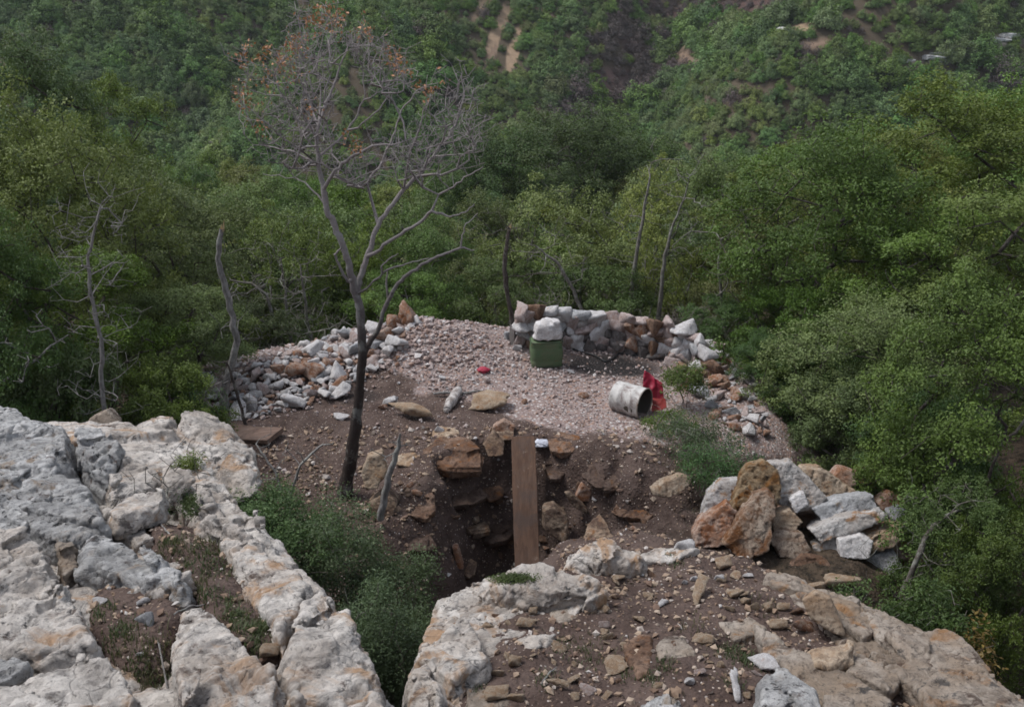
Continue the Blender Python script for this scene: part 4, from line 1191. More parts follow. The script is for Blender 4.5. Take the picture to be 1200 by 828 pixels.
class Tree:
    def __init__(self, seed):
        self.r = np.random.RandomState(seed)
        self.nodes, self.par, self.fix = [], [], {}
    def limb(self, pts, parent=-1, radii=None):
        """add a polyline; returns index of its last node"""
        for k, p in enumerate(pts):
            self.nodes.append(np.array(p, float)); self.par.append(parent)
            parent = len(self.nodes) - 1
            if radii is not None: self.fix[parent] = radii[k]
        return parent
    def nearest(self, p):
        return int(np.argmin(np.linalg.norm(np.array(self.nodes) - p, axis=1)))
    def attach(self, tips, step=0.3, up=0.25, wob=0.05, cap=None):
        """connect tips to the nearest point of the growing skeleton"""
        cap = len(tips) * 8 + len(self.nodes) + 10
        buf = np.zeros((cap, 3)); n = len(self.nodes)
        buf[:n] = np.array(self.nodes)
        ends = []
        for t in tips:
            dv = buf[:n] - t
            d = np.linalg.norm(dv, axis=1) + up * np.maximum(dv[:, 2], 0) * 2.0
            j = int(np.argmin(d))
            a = buf[j]
            L = np.linalg.norm(t - a)
            m = max(1, min(7, int(L / step)))
            bow = self.r.normal(size=3) * wob * L + np.array([0, 0, -0.06 * L])
            prev = j
            for k in range(1, m + 1):
                f = k / m
                q = a + (t - a) * f + bow * math.sin(f * math.pi) + (self.r.normal(size=3) * 0.02 * L if k < m else 0)
                if n >= cap: break
                buf[n] = q
                self.nodes.append(q); self.par.append(prev)
                prev = n; n += 1
            ends.append(prev)
        return ends
    def radii(self, rmin=0.006, power=0.45, rmax=None):
        n = len(self.nodes)
        cnt = np.zeros(n)
        haskid = np.zeros(n, bool)
        for i in range(n):
            if self.par[i] >= 0: haskid[self.par[i]] = True
        cnt[~haskid] = 1
        for i in range(n - 1, -1, -1):
            if self.par[i] >= 0: cnt[self.par[i]] += cnt[i]
        r = rmin * cnt ** power
        if rmax: r = np.minimum(r, rmax)
        for k, v in self.fix.items(): r[k] = v
        return r
    def wood(self, name, mat, rad, **kw):
        v, f = tubes_from_graph(np.array(self.nodes), self.par, rad, **kw)
        return mesh_np(name, v, f, mat, True)

def leaf_mesh(name, cen, nor, size, mat, r, aspect=0.5, droop=0.0):
    """rhombic leaves at cen, facing nor"""
    n = len(cen)
    nor = nor / np.maximum(np.linalg.norm(nor, axis=1, keepdims=True), 1e-9)
    t = r.normal(size=(n, 3)); t[:, 2] -= droop
    t -= nor * (t * nor).sum(1, keepdims=True)
    t /= np.maximum(np.linalg.norm(t, axis=1, keepdims=True), 1e-9)
    b = np.cross(nor, t)
    s = size[:, None]
    V = np.stack([cen - t * s, cen + b * s * aspect + nor * s * 0.15, cen + t * s, cen - b * s * aspect + nor * s * 0.15], 1).reshape(-1, 3)
    F = np.arange(n * 4).reshape(n, 4)
    return mesh_np(name, V, F, mat)

def clump_leaves(r, tips, rad, per, centre, size, flat=0.75, upb=0.5, outb=0.7, rnd=0.75):
    n = len(tips)
    c = np.repeat(tips, per, axis=0)
    rr2 = np.repeat(rad, per)
    v = r.normal(size=c.shape); v /= np.linalg.norm(v, axis=1, keepdims=True)
    q = r.rand(len(c)) ** 0.45
    off = v * (q * rr2)[:, None]; off[:, 2] *= flat
    pos = c + off
    out = pos - centre; out /= np.maximum(np.linalg.norm(out, axis=1, keepdims=True), 1e-9)
    nor = outb * out + 0.35 * v + rnd * r.normal(size=c.shape) + np.array([0, 0, upb])
    sz = size * r.uniform(0.6, 1.25, len(c))
    return pos, nor, sz

def make_tree_meshes(seed, H_=5.0, W=3.6, stems=3, trunk=0.28, n_clump=170, per=150, leaf=0.045, lobes=6, clump=0.34, bark='bark', dead=40, leafmat='leaf_mid', far=False, low=0.25):
    """returns (wood mesh, foliage mesh), foot of the tree at the origin, crown about H_ high and W wide"""
    T = Tree(seed); r = T.r
    tops = []
    for k in range(stems):
        a = r.uniform(0, 6.28); lean = r.uniform(0.08, 0.30)
        L = H_ * r.uniform(0.45, 0.7)
        p = np.array([math.cos(a) * 0.10 * (stems > 1), math.sin(a) * 0.10 * (stems > 1), -0.25])
        pts = [p.copy()]
        d = np.array([math.cos(a) * lean, math.sin(a) * lean, 1.0])
        for i in range(9):
            d = d + r.normal(size=3) * np.array([0.16, 0.16, 0.05])
            d[2] = max(d[2], 0.5)
            p = p + d / np.linalg.norm(d) * (L + 0.25) / 9
            pts.append(p.copy())
        T.limb(pts)
        tops.append(p)
    # lobes of the crown, set on an uneven dome
    cen, rad_ = [], []
    for k in range(lobes):
        f = ((k + 0.5) / lobes) ** 0.9
        a = k * 2.4 + r.uniform(-0.6, 0.6)
        q = W * r.uniform(0.15, 0.235)
        prof = math.sqrt(max(0.0, 1 - ((f - 0.38) / 0.72) ** 2))
        ro = max(0.0, (W * 0.52 * prof - q * 0.8)) * r.uniform(0.75, 1.12)
        cen.append([math.cos(a) * ro, math.sin(a) * ro, H_ * (low + (1 - low) * f) - q * (0.9 * f - 0.2) + r.uniform(-0.1, 0.1)])
        rad_.append([q, q, q * r.uniform(0.8, 1.15)])
    cen = np.array(cen); rad_ = np.array(rad_)
    tips = []
    for k in range(n_clump):
        j = r.randint(lobes)
        v = r.normal(size=3); v /= np.linalg.norm(v)
        if v[2] < -0.35: v[2] *= -0.6
        q = r.rand() ** 0.28 * r.uniform(0.75, 1.12)
        tips.append(cen[j] + v * rad_[j] * q)
    tips = np.array(tips)
    order = np.argsort(np.linalg.norm(tips - np.array([0, 0, H_ * 0.35]), axis=1))
    tips = tips[order]
    T.attach(tips, 0.32, 0.3, 0.07)
    if dead:
        dt = []
        for k in range(dead):
            b_ = T.nodes[r.randint(0, len(T.nodes) // 2)]
            v = r.normal(size=3); v[2] = abs(v[2]) * 0.6
            dt.append(b_ + v / np.linalg.norm(v) * r.uniform(0.25, 0.8))
        T.attach(np.array(dt), 0.16, 0.1, 0.12)
    rad = T.radii(0.006 if not far else 0.010, 0.47)
    k = trunk * 0.5 / max(rad.max(), 1e-6)
    rad = np.where(rad > 0.02, rad * (1 + (k - 1) * sm(0.02, rad.max(), rad)), rad)
    wood = T.wood('trunk', M[bark], rad)
    centre = np.array([0, 0, H_ * 0.5])
    cr = clump * r.uniform(0.65, 1.3, len(tips))
    pos, nor, sz = clump_leaves(r, tips, cr, per, centre, leaf)
    fol = leaf_mesh('crown', pos, nor, sz, M[leafmat], r)
    return wood, fol

TREES = {}
TREES['oak_a'] = (make_tree_meshes(501, 5.0, 4.4, 3, 0.14, 560, 115, 0.030, 19, 0.24, low=0.0), 5.0, 4.4)
TREES['oak_b'] = (make_tree_meshes(502, 5.0, 3.6, 2, 0.18, 480, 115, 0.030, 17, 0.23, 'bark_pale', low=0.0), 5.0, 3.6)
TREES['oak_c'] = (make_tree_meshes(503, 5.0, 3.2, 4, 0.13, 360, 110, 0.028, 13, 0.20, 'bark_pale', 110, low=0.02), 5.0, 3.2)
TREES['oak_low'] = (make_tree_meshes(504, 3.0, 3.0, 5, 0.09, 330, 120, 0.027, 13, 0.19, 'bark', 80, low=0.0), 3.0, 3.0)
TREES['oak_open'] = (make_tree_meshes(505, 4.2, 3.2, 5, 0.11, 230, 90, 0.028, 11, 0.19, 'bark_pale', 150, low=0.28), 4.2, 3.2)
for k in range(4):
    TREES['far_%d' % k] = (make_tree_meshes(520 + k, 5.0, 4.4, 2, 0.20, 260, 60, 0.055, 12, 0.30, 'bark', 20, far=True, low=0.08), 5.0, 4.4)

def place_tree(proto, px, pytop, Y, wpx, leafm, label, group=None, rot=None, base=None, name='oak_tree', cat='tree', barkm=None, dz=0.0):
    (wood, fol), ph, pw = TREES[proto]
    top = P(px, pytop, Y)
    gz = H(top[0], Y) + dz
    h = max(top[2] - gz, 1.0)
    w = wpx * m_per_px(np.array([top[0], Y, (top[2] + gz) / 2]))
    e = empty(name, (top[0], Y, gz), label, cat, group)
    e.rotation_euler = (0, 0, rot if rot is not None else (px * 0.37 + Y) % 6.28)
    e.scale = (w / pw, w / pw, h / ph)
    a = link('trunk', wood, e); b = link('crown', fol, e)
    over_mat(b, M[leafm])
    if barkm: over_mat(a, M[barkm])
    return e

near_trees = [
 # right group
 ('oak_a', 985, 135, 17.0, 330, 'leaf_mid', 'broad olive green oak filling the right of the photo'),
 ('oak_b', 1125, 95, 19.5, 280, 'leaf_mid', 'tall green oak near the right edge behind the broad olive one'),
 ('oak_c', 905, 195, 21.5, 190, 'leaf_olive', 'slender olive oak on the left flank of the right hand wood'),
 ('oak_a', 1030, 345, 13.2, 270, 'leaf_mid', 'low dense oak hanging over the back of the boulder pile'),
 ('oak_b', 1165, 318, 10.6, 250, 'leaf_mid', 'nearest oak on the right edge with a pale leaning trunk'),
 ('oak_c', 1205, 190, 14.5, 260, 'leaf_mid', 'oak cut by the right edge of the photo at mid height'),
 ('oak_low', 930, 330, 15.8, 130, 'leaf_mid', 'small oak leaning over the right rubble slope'),
 ('oak_c', 1085, 235, 15.5, 240, 'leaf_mid', 'middle oak of the right hand wood above the boulder pile'),
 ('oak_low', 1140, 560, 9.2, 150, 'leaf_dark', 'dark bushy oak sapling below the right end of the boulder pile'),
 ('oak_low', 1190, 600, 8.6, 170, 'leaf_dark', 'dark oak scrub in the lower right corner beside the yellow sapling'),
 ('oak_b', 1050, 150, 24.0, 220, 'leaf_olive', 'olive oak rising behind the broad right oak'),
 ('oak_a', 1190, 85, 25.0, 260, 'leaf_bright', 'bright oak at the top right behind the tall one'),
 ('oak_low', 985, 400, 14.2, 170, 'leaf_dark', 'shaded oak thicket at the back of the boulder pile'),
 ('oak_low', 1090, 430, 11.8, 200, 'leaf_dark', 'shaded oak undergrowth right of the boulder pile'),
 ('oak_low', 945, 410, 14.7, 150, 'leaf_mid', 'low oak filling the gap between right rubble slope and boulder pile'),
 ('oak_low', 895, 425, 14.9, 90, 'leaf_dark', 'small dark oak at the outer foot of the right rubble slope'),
 ('oak_low', 1010, 425, 12.7, 170, 'leaf_mid', 'dense low oak touching the back of the boulder pile'),
 # left group
 ('oak_a', 35, 105, 15.0, 290, 'leaf_olive', 'big oak with yellowish top at the left edge of the photo'),
 ('oak_b', 160, 185, 17.5, 220, 'leaf_mid', 'green oak just right of the big yellowish one on the left'),
 ('oak_c', 90, 285, 13.0, 220, 'leaf_mid', 'oak with grey lichened twigs in front of the left wood'),
 ('oak_low', 205, 330, 14.6, 170, 'leaf_mid', 'low oak beside the broken grey snag on the left'),
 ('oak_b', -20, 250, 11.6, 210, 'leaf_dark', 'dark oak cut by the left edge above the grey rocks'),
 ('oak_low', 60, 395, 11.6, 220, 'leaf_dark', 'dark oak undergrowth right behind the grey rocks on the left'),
 ('oak_low', 185, 415, 12.2, 150, 'leaf_mid', 'oak sapling behind the far rim of the left outcrop'),
 ('oak_b', 235, 225, 22.0, 170, 'leaf_mid', 'oak behind the broken grey snag'),
 ('oak_b', -110, 200, 12.5, 260, 'leaf_mid', 'oak standing just outside the left edge of the photo'),
 ('oak_low', -190, 380, 11.2, 260, 'leaf_dark', 'low oak just outside the left edge behind the grey rocks'),
 # behind the platform
 ('oak_open', 335, 235, 20.5, 170, 'leaf_olive', 'oak with many bare grey stems left of the bare tree'),
 ('oak_b', 300, 205, 27.0, 160, 'leaf_bright', 'fresh green oak above the many stemmed oak'),
 ('oak_open', 425, 250, 20.5, 130, 'leaf_mid', 'open oak right behind the trunk of the bare tree'),
 ('oak_b', 505, 250, 21.0, 140, 'leaf_mid', 'round oak behind the gravel heap right of the bare tree'),
 ('oak_low', 470, 310, 19.4, 140, 'leaf_mid', 'low oak at the back edge of the gravel heap'),
 ('oak_b', 570, 225, 24.5, 150, 'leaf_mid', 'oak behind the forked dead snag in the middle'),
 ('oak_open', 655, 205, 21.0, 190, 'leaf_olive', 'large olive oak with pale boughs behind the stone wall'),
 ('oak_open', 765, 190, 21.5, 150, 'leaf_olive', 'oak with two pale forked trunks behind the right end of the wall'),
 ('oak_b', 825, 180, 25.5, 170, 'leaf_mid', 'deep green oak between the wall and the right hand wood'),
 ('oak_low', 590, 300, 19.5, 130, 'leaf_mid', 'low oak behind the left end of the stone wall'),
 ('oak_low', 700, 305, 19.6, 160, 'leaf_mid', 'low oak thicket directly behind the stone wall'),
 ('oak_c', 870, 255, 20.0, 130, 'leaf_olive', 'greyish olive oak at the edge of the dark gap right of the wall'),
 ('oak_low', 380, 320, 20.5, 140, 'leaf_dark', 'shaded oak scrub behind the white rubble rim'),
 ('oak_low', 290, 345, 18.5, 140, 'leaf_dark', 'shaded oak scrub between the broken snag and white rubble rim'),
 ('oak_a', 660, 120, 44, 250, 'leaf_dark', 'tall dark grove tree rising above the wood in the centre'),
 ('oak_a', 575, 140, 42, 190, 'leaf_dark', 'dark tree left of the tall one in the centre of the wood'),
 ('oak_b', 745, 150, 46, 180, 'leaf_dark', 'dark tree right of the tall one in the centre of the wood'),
 ('oak_c', 130, 85, 26, 150, 'leaf_olive', 'pale slender tree standing above the left wood'),
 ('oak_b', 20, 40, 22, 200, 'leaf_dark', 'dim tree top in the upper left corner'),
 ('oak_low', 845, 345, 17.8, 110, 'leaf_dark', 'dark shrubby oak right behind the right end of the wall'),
]
for k, (pr_, px, py, Y, w, lm, lab) in enumerate(near_trees):
    place_tree(pr_, px, py, Y, w, lm, lab, barkm='bark_dark' if (px > 850 or px < 240) else None)

# the wood beyond: every tree its own object down to where the slope drops away
rt = random.Random(12)
spots = []
taken = [(P(t[1], t[2], t[3])[0], t[3]) for t in near_trees if t[3] > 20]
lmats = [('leaf_mid', 'mid green'), ('leaf_olive', 'olive green'), ('leaf_dark', 'dark green'), ('leaf_bright', 'bright green')]
tries = 0
while tries < 9000 and len(spots) < 250:
    tries += 1
    Y = 23 + 50 * rt.random() ** 0.8
    X = rt.uniform(-0.66 * Y - 4, 0.66 * Y + 4)
    sp = 2.5 + Y * 0.014
    if any((X - a) ** 2 + (Y - b) ** 2 < sp * sp for a, b in spots): continue
    if any((X - a) ** 2 + (Y - b) ** 2 < 1.8 ** 2 for a, b in taken): continue
    spots.append((X, Y))
for X, Y in spots:
    z = H(X, Y)
    hgt = rt.uniform(3.6, 5.6); wid = rt.uniform(3.4, 5.2)
    side = X / (0.53 * Y)
    wts = [4, 3, 2, 1.5] if side < 0.3 else [3, 3, 1.5, 3]
    if Y > 48: wts[2] += 3
    lm, word = rt.choices(lmats, wts)[0]
    # keep the top of the wood at the height the photograph shows
    px, py, dep = to_px(np.array([X]), np.array([Y]), np.array([z + hgt]))
    limit = np.interp(px[0], [0, 120, 250, 420, 560, 620, 760, 800, 900, 1000, 1100, 1200], [150, 165, 170, 215, 195, 165, 165, 190, 175, 130, 95, 75])
    if py[0] < limit:
        hgt = max(2.4, hgt - (limit - py[0]) * dep[0] / FPX)
    kpr = rt.randrange(4)
    (wood, fol), ph, pw = TREES['far_%d' % kpr]
    where = 'left part' if px[0] < 420 else ('middle' if px[0] < 800 else 'right part')
    e = empty('oak_tree', (X, Y, z), '%s oak in dense wood filling the %s of the valley' % (word, where), 'tree', '%s oaks in the %s of the wood' % (word, where))
    e.rotation_euler = (0, 0, rt.uniform(0, 6.28)); e.scale = (wid / pw, wid / pw, hgt / ph)
    link('trunk', wood, e); over_mat(link('crown', fol, e), M[lm])

# ------------------------------------------------------------------ maquis on the far hillside
def shrub_mesh(seed, n_cl, per, leaf, w, h, mat, cl=0.34):
    r = np.random.RandomState(seed)
    v = r.normal(size=(n_cl, 3)); v /= np.linalg.norm(v, axis=1, keepdims=True); v[:, 2] = np.abs(v[:, 2])
    bump = 1 + 0.28 * np.sin(v[:, 0] * 5 + seed) * np.cos(v[:, 1] * 4.3 + seed)
    tips = v * (r.rand(n_cl, 1) ** 0.3) * bump[:, None] * np.array([w / 2, w / 2, h * 0.85])
    tips[:, 2] += 0.1 * h
    pos, nor, sz = clump_leaves(r, tips, cl * r.uniform(0.7, 1.3, n_cl), per, np.array([0, 0, 0.2 * h]), leaf, 0.8, 0.5, 0.9, 0.6)
    return leaf_mesh('maquis_shrub', pos, nor, sz, mat, r)
SHR = [shrub_mesh(700 + k, 110, 46, 0.085, 3.0, 2.5, M['leaf_far'], 0.36) for k in range(3)] + \
      [shrub_mesh(710 + k, 100, 44, 0.085, 2.6, 2.1, M['leaf_far_olive'], 0.36) for k in range(2)] + [shrub_mesh(730 + k, 105, 44, 0.085, 2.9, 2.3, M['leaf_far_bright'], 0.36) for k in range(2)] + [shrub_mesh(720, 80, 30, 0.07, 2.4, 2.2, M['twig_purple'], 0.33)]
SHW = ['deep green', 'deep green', 'deep green', 'olive', 'olive', 'bright green', 'bright green', 'leafless purplish']
rh = np.random.RandomState(33)
cand = []
x = rh.uniform(-135, 160, 90000); y = rh.uniform(84, 262, 90000)
z = height(x, y)
m, _c = hill_patch(x, y, z)
px, py, dep = to_px(x, y, z)
den = fbm(np.stack([x * 0.06, y * 0.06, 0 * x], 1), 3, 5)
bare_c = sm(480, 560, px) * (1 - sm(620, 700, px)) * (1 - sm(60, 110, py))          # thinner cover around the tan scars
keep = rh.rand(len(x)) > np.maximum(np.where((_c[:, 0] < 0.2), m * 0.5, np.where(m > 0.06, 1.0, 0.0)), 0.40 * bare_c)
_m2 = (m * (_c[:, 0] < 0.2))[keep]
x, y, z, px, py, m, bare_c = x[keep], y[keep], z[keep], px[keep], py[keep], m[keep], bare_c[keep]
th2 = fbm(np.stack([x * 0.075, y * 0.075, 0 * x], 1), 4, 55)
cell = {}
X2, S2, K2 = [], [], []
for i in range(len(x)):
    th_ = th2[i]
    s = (0.60 + 0.9 * rh.rand() ** 1.6) * (1.0 + 0.65 * np.clip(th_ * 2.2, -0.55, 0.9)) * (0.65 if bare_c[i] > 0.4 or m[i] > 0.3 else 1.0)
    rad = 1.12 * s
    if th2[i] < -0.16 and rh.rand() < 0.45: continue
    ci, cj = int(x[i] // 4), int(y[i] // 4)
    ok = True
    for a in (-1, 0, 1):
        for b in (-1, 0, 1):
            for (qx, qy, qr) in cell.get((ci + a, cj + b), ()):
                if (qx - x[i]) ** 2 + (qy - y[i]) ** 2 < (rad + qr) ** 2 * 0.50: ok = False; break
    if not ok: continue
    cell.setdefault((ci, cj), []).append((x[i], y[i], rad))
    X2.append((x[i], y[i], z[i] - 0.15)); S2.append(s)
    purple = (0.6 if (_m2[i] > .4) else 0) + 0.75 * math.exp(-((px[i] - 725) / 45) ** 2 - ((py[i] - 80) / 55) ** 2) + 0.5 * (py[i] < 22) * (720 < px[i] < 930) + 0.03
    u = rh.rand()
    br = 0.42 * sm(760, 860, np.array(px[i])) * (py[i] < 90) + 0.08
    K2.append(7 if u < purple else (rh.randint(3, 5) if u < purple + (0.20 if px[i] > 480 else 0.10) else (rh.randint(5, 7) if u > 1 - br else rh.randint(0, 3))))
    if K2[-1] != 7 and th2[i] > 0.10 and rh.rand() < 0.75: K2[-1] = rh.randint(0, 3)
    elif K2[-1] != 7 and th2[i] < -0.18 and rh.rand() < 0.5: K2[-1] = rh.randint(3, 5)
X2 = np.array(X2); S2 = np.array(S2); K2 = np.array(K2)
vx, vy, vd = to_px(X2[:, 0], X2[:, 1], X2[:, 2] + 1)
vis = (vx > 5) & (vx < 1195) & (vy > 5) & (vy < 200) & (X2[:, 1] > 112)
big = np.argsort(-(S2 / vd) * vis)[:230]
single_ids = set(int(i) for i in big)
def zone_word(px):
    return 'left flank' if px < 400 else ('middle slope' if px < 700 else 'right spur')
reps = {}
for i in sorted(single_ids):
    o = link('maquis_shrub', SHR[K2[i]], None, X2[i])
    s = S2[i] * 1.2
    o.scale = (s, s, s * rh.uniform(0.85, 1.2)); o.rotation_euler = (0, 0, rh.uniform(0, 6.28))
    w_ = zone_word(vx[i])
    tag(o, '%s rounded shrub on the %s of the far hillside' % (SHW[K2[i]], w_), 'shrub', '%s shrubs on the %s' % (SHW[K2[i]], w_))
    reps.setdefault(int(K2[i]), o)
rest = [i for i in range(len(X2)) if i not in single_ids]
def scatter_stuff(name, pts, scl, kinds, protos, label):
    me = bpy.data.meshes.new(name)
    me.vertices.add(len(pts)); me.vertices.foreach_set('co', np.asarray(pts, np.float32).ravel())
    rs_ = np.random.RandomState(3)
    a = me.attributes.new('size', 'FLOAT', 'POINT'); a.data.foreach_set('value', np.asarray(scl, np.float32))
    a = me.attributes.new('pick', 'INT', 'POINT'); a.data.foreach_set('value', np.asarray(kinds, np.int32))
    a = me.attributes.new('turn', 'FLOAT_VECTOR', 'POINT'); a.data.foreach_set('vector', np.stack([0 * rs_.rand(len(pts)), 0 * rs_.rand(len(pts)), rs_.rand(len(pts)) * 6.28], 1).astype(np.float32).ravel())
    o = link(name, me)
    ng = bpy.data.node_groups.new(name, 'GeometryNodeTree')
    ng.interface.new_socket('Geometry', in_out='INPUT', socket_type='NodeSocketGeometry')
    ng.interface.new_socket('Geometry', in_out='OUTPUT', socket_type='NodeSocketGeometry')
    gi = ng.nodes.new('NodeGroupInput'); go = ng.nodes.new('NodeGroupOutput')
    inst = ng.nodes.new('GeometryNodeInstanceOnPoints')
    join = ng.nodes.new('GeometryNodeJoinGeometry')
    order = []
    for pr2 in protos:
        oi = ng.nodes.new('GeometryNodeObjectInfo'); oi.transform_space = 'ORIGINAL'
        oi.inputs['Object'].default_value = pr2; oi.inputs['As Instance'].default_value = True
        ng.links.new(oi.outputs['Geometry'], join.inputs[0])
    def attr(nm, ty):
        n_ = ng.nodes.new('GeometryNodeInputNamedAttribute'); n_.data_type = ty; n_.inputs['Name'].default_value = nm
        return n_.outputs['Attribute']
    ng.links.new(gi.outputs[0], inst.inputs['Points'])
    ng.links.new(join.outputs[0], inst.inputs['Instance'])
    inst.inputs['Pick Instance'].default_value = True
    ng.links.new(attr('pick', 'INT'), inst.inputs['Instance Index'])
    e2r = ng.nodes.new('FunctionNodeEulerToRotation')
    ng.links.new(attr('turn', 'FLOAT_VECTOR'), e2r.inputs[0])
    ng.links.new(e2r.outputs[0], inst.inputs['Rotation'])
    ng.links.new(attr('size', 'FLOAT'), inst.inputs['Scale'])
    ng.links.new(inst.outputs[0], go.inputs[0])
    md = o.modifiers.new('scatter', 'NODES'); md.node_group = ng
    tag(o, label, None, None, 'stuff')
    return o
kk = sorted(reps)
protos = [reps[k] for k in kk]
remap = {k: len(kk) - 1 - i for i, k in enumerate(kk)}       # join geometry lists the last link first
scatter_stuff('maquis_cover', X2[rest], S2[rest] * 1.2, [remap.get(int(K2[i]), 0) for i in rest], protos, 'dense evergreen maquis covering the far hillside')

# ------------------------------------------------------------------ the bare tree
def bare_tree():
    Y0 = 11.45
    foot = P(405, 572, Y0)
    e = empty('bare_tree', foot, 'leafless grey tree with forked trunk and a few orange leaves on the platform edge', 'tree')
    T = Tree(77)
    def L(pl, parent=-1):
        pts, rd = [], []
        for px, py, dy, wpx in pl:
            q = P(px, py, Y0 + dy)
            pts.append(q - foot); rd.append((0.35 if py > 480 else 0.30) * wpx * m_per_px(q))
        fp, fr = [], []
        for k in range(len(pts)):
            if k:
                Ls = np.linalg.norm(pts[k] - pts[k - 1])
                for f in (.25, .5, .75): fp.append(pts[k - 1] * (1 - f) + pts[k] * f + T.r.normal(size=3) * min(.03 * Ls, .012)); fr.append((rd[k - 1] * (1 - f) + rd[k] * f) * T.r.uniform(.9, 1.12))
            fp.append(pts[k]); fr.append(rd[k])
        return T.limb(fp, parent, fr)
    def near(px, py, dy): return T.nearest(P(px, py, Y0 + dy) - foot)
    L([(402, 590, 0, 30), (405, 570, 0, 25), (411, 540, 0, 21), (416, 505, 0, 20), (420, 470, 0, 19), (423, 432, 0, 18), (424, 400, 0, 17), (422, 362, 0, 17), (417, 345, 0, 15), (411, 322, -.05, 14), (408, 305, -.08, 13), (402, 288, -.1, 13),
       (393, 266, -.12, 12), (383, 246, -.15, 12), (379, 222, -.15, 11), (374, 199, -.15, 9), (371, 170, -.15, 7.5), (374, 142, -.1, 6.5), (386, 114, 0, 5.5), (396, 85, .1, 4), (402, 68, .1, 3), (413, 45, .15, 2)])
    L([(419, 335, .05, 12), (425, 318, .1, 12), (432, 295, .15, 11), (440, 270, .2, 10), (455, 245, .3, 9), (473, 222, .4, 8), (496, 199, .5, 7), (516, 170, .6, 5.5), (533, 148, .7, 4.5), (544, 114, .7, 3.2), (541, 86, .75, 2)], near(421, 350, 0))
    L([(440, 296, 0, 7), (462, 279, -.1, 6.5), (490, 262, -.2, 6), (506, 247, -.3, 5.5), (528, 254, -.35, 3.5), (545, 249, -.4, 3), (556, 239, -.4, 2)], near(432, 302, .1))
    L([(514, 228, -.3, 4), (532, 219, -.35, 4), (548, 206, -.4, 3), (566, 196, -.4, 2)], near(506, 247, -.3))
    L([(433, 402, .1, 10), (445, 382, .15, 9), (455, 352, .2, 8), (466, 332, .2, 7), (482, 318, .2, 6.5), (505, 304, .2, 6), (522, 297, .2, 5.5), (540, 290, .2, 4.5), (556, 293, .2, 2.5)], near(424, 415, 0))
    L([(541, 280, .2, 3), (546, 262, .25, 2.5), (560, 250, .3, 1.6)], near(540, 290, .2))
    L([(453, 336, .25, 4), (454, 318, .3, 3)], near(456, 350, .2))
    L([(430, 338, -.15, 5), (448, 320, -.25, 4.5), (466, 312, -.3, 4), (490, 306, -.35, 2.5), (503, 302, -.4, 2)], near(415, 345, 0))
    L([(447, 312, -.3, 3.5), (458, 302, -.3, 3), (467, 297, -.3, 1.5)], near(448, 320, -.25))
    L([(408, 330, -.15, 6), (398, 312, -.2, 5), (392, 298, -.25, 4.5), (400, 291, -.3, 3)], near(412, 330, -.05))
    # upper crown
    L([(393, 199, -.3, 6.5), (410, 185, -.4, 5.5), (436, 171, -.5, 4.5), (459, 170, -.6, 3), (476, 165, -.6, 2)], near(381, 222, -.15))
    L([(357, 136, -.3, 4.5), (342, 123, -.4, 3.5), (328, 108, -.5, 3), (322, 91, -.5, 2.5), (311, 77, -.55, 2), (274, 69, -.6, 1.5)], near(372, 165, -.15))
    L([(345, 178, 0, 4), (325, 174, .1, 3), (297, 170, .2, 1.8)], near(373, 195, -.15))
    L([(351, 175, -.4, 4), (328, 159, -.5, 3.5), (317, 148, -.6, 3), (303, 136, -.6, 2.5), (277, 114, -.7, 1.6)], near(372, 190, -.15))
    L([(372, 228, -.1, 3.5), (358, 214, 0, 3), (345, 208, .1, 2.2), (308, 204, .2, 1.5)], near(381, 238, -.15))
    L([(396, 165, .2, 5), (416, 140, .35, 4.5), (428, 110, .4, 3.5), (424, 80, .5, 2.5), (432, 58, .5, 1.8)], near(376, 185, -.15))
    L([(420, 150, .1, 4), (445, 128, .1, 3.5), (460, 104, .1, 2.8), (468, 80, .1, 2)], near(404, 155, .25))
    L([(430, 215, .5, 5), (448, 190, .6, 4.5), (460, 160, .7, 4), (470, 130, .8, 3), (490, 105, .8, 2)], near(440, 262, .2))
    L([(480, 180, .2, 4), (492, 150, .2, 3.2), (498, 125, .2, 2.4), (510, 100, .2, 1.8)], near(473, 222, .4))
    L([(533, 166, .8, 3), (557, 149, .9, 2.4), (575, 136, .9, 1.5)], near(516, 172, .6))
    L([(524, 182, .3, 3), (540, 181, .25, 2.4), (557, 179, .2, 1.5)], near(505, 188, .5))
    L([(362, 120, .3, 4), (352, 90, .4, 3), (345, 60, .4, 2.2), (338, 38, .4, 1.6)], near(373, 150, -.1))
    L([(376, 110, .4, 3.5), (372, 75, .5, 2.6), (378, 45, .5, 1.8), (384, 22, .5, 1.4)], near(374, 140, -.1))
    # twigs: tips spread through the crown's outline, mostly rising
    r = T.r
    out = [(282, 60), (300, 45), (330, 30), (350, 14), (385, 8), (410, 30), (440, 48), (470, 62), (490, 82), (530, 82), (552, 92), (566, 130), (572, 165), (562, 200), (530, 205), (500, 215), (470, 225), (440, 225), (410, 220), (380, 210), (340, 205), (305, 190), (282, 150), (276, 110)]
    tips = []
    while len(tips) < 700:
        px, py = r.uniform(270, 578), r.uniform(5, 228)
        if poly_sdf(np.array([px]), np.array([py]), out)[0] > r.uniform(-12, 4): continue
        if fbm(np.array([[px * .022, py * .022, 3.0]]), 2, 8)[0] < r.uniform(-.45, .0): continue
        cx = (px - 425) / 150; cy = (py - 110) / 120
        sp = 1.15 * math.sqrt(max(0.05, 1 - 0.8 * (cx * cx + cy * cy)))
        tips.append(P(px, py, Y0 + r.uniform(-sp, sp)) - foot)
    tips = np.array(tips)
    tips = tips[np.argsort(np.linalg.norm(tips - np.array([0, 0, 3.2]), axis=1))]
    ends = T.attach(tips, 0.17, 2.2, 0.045)
    tw = []
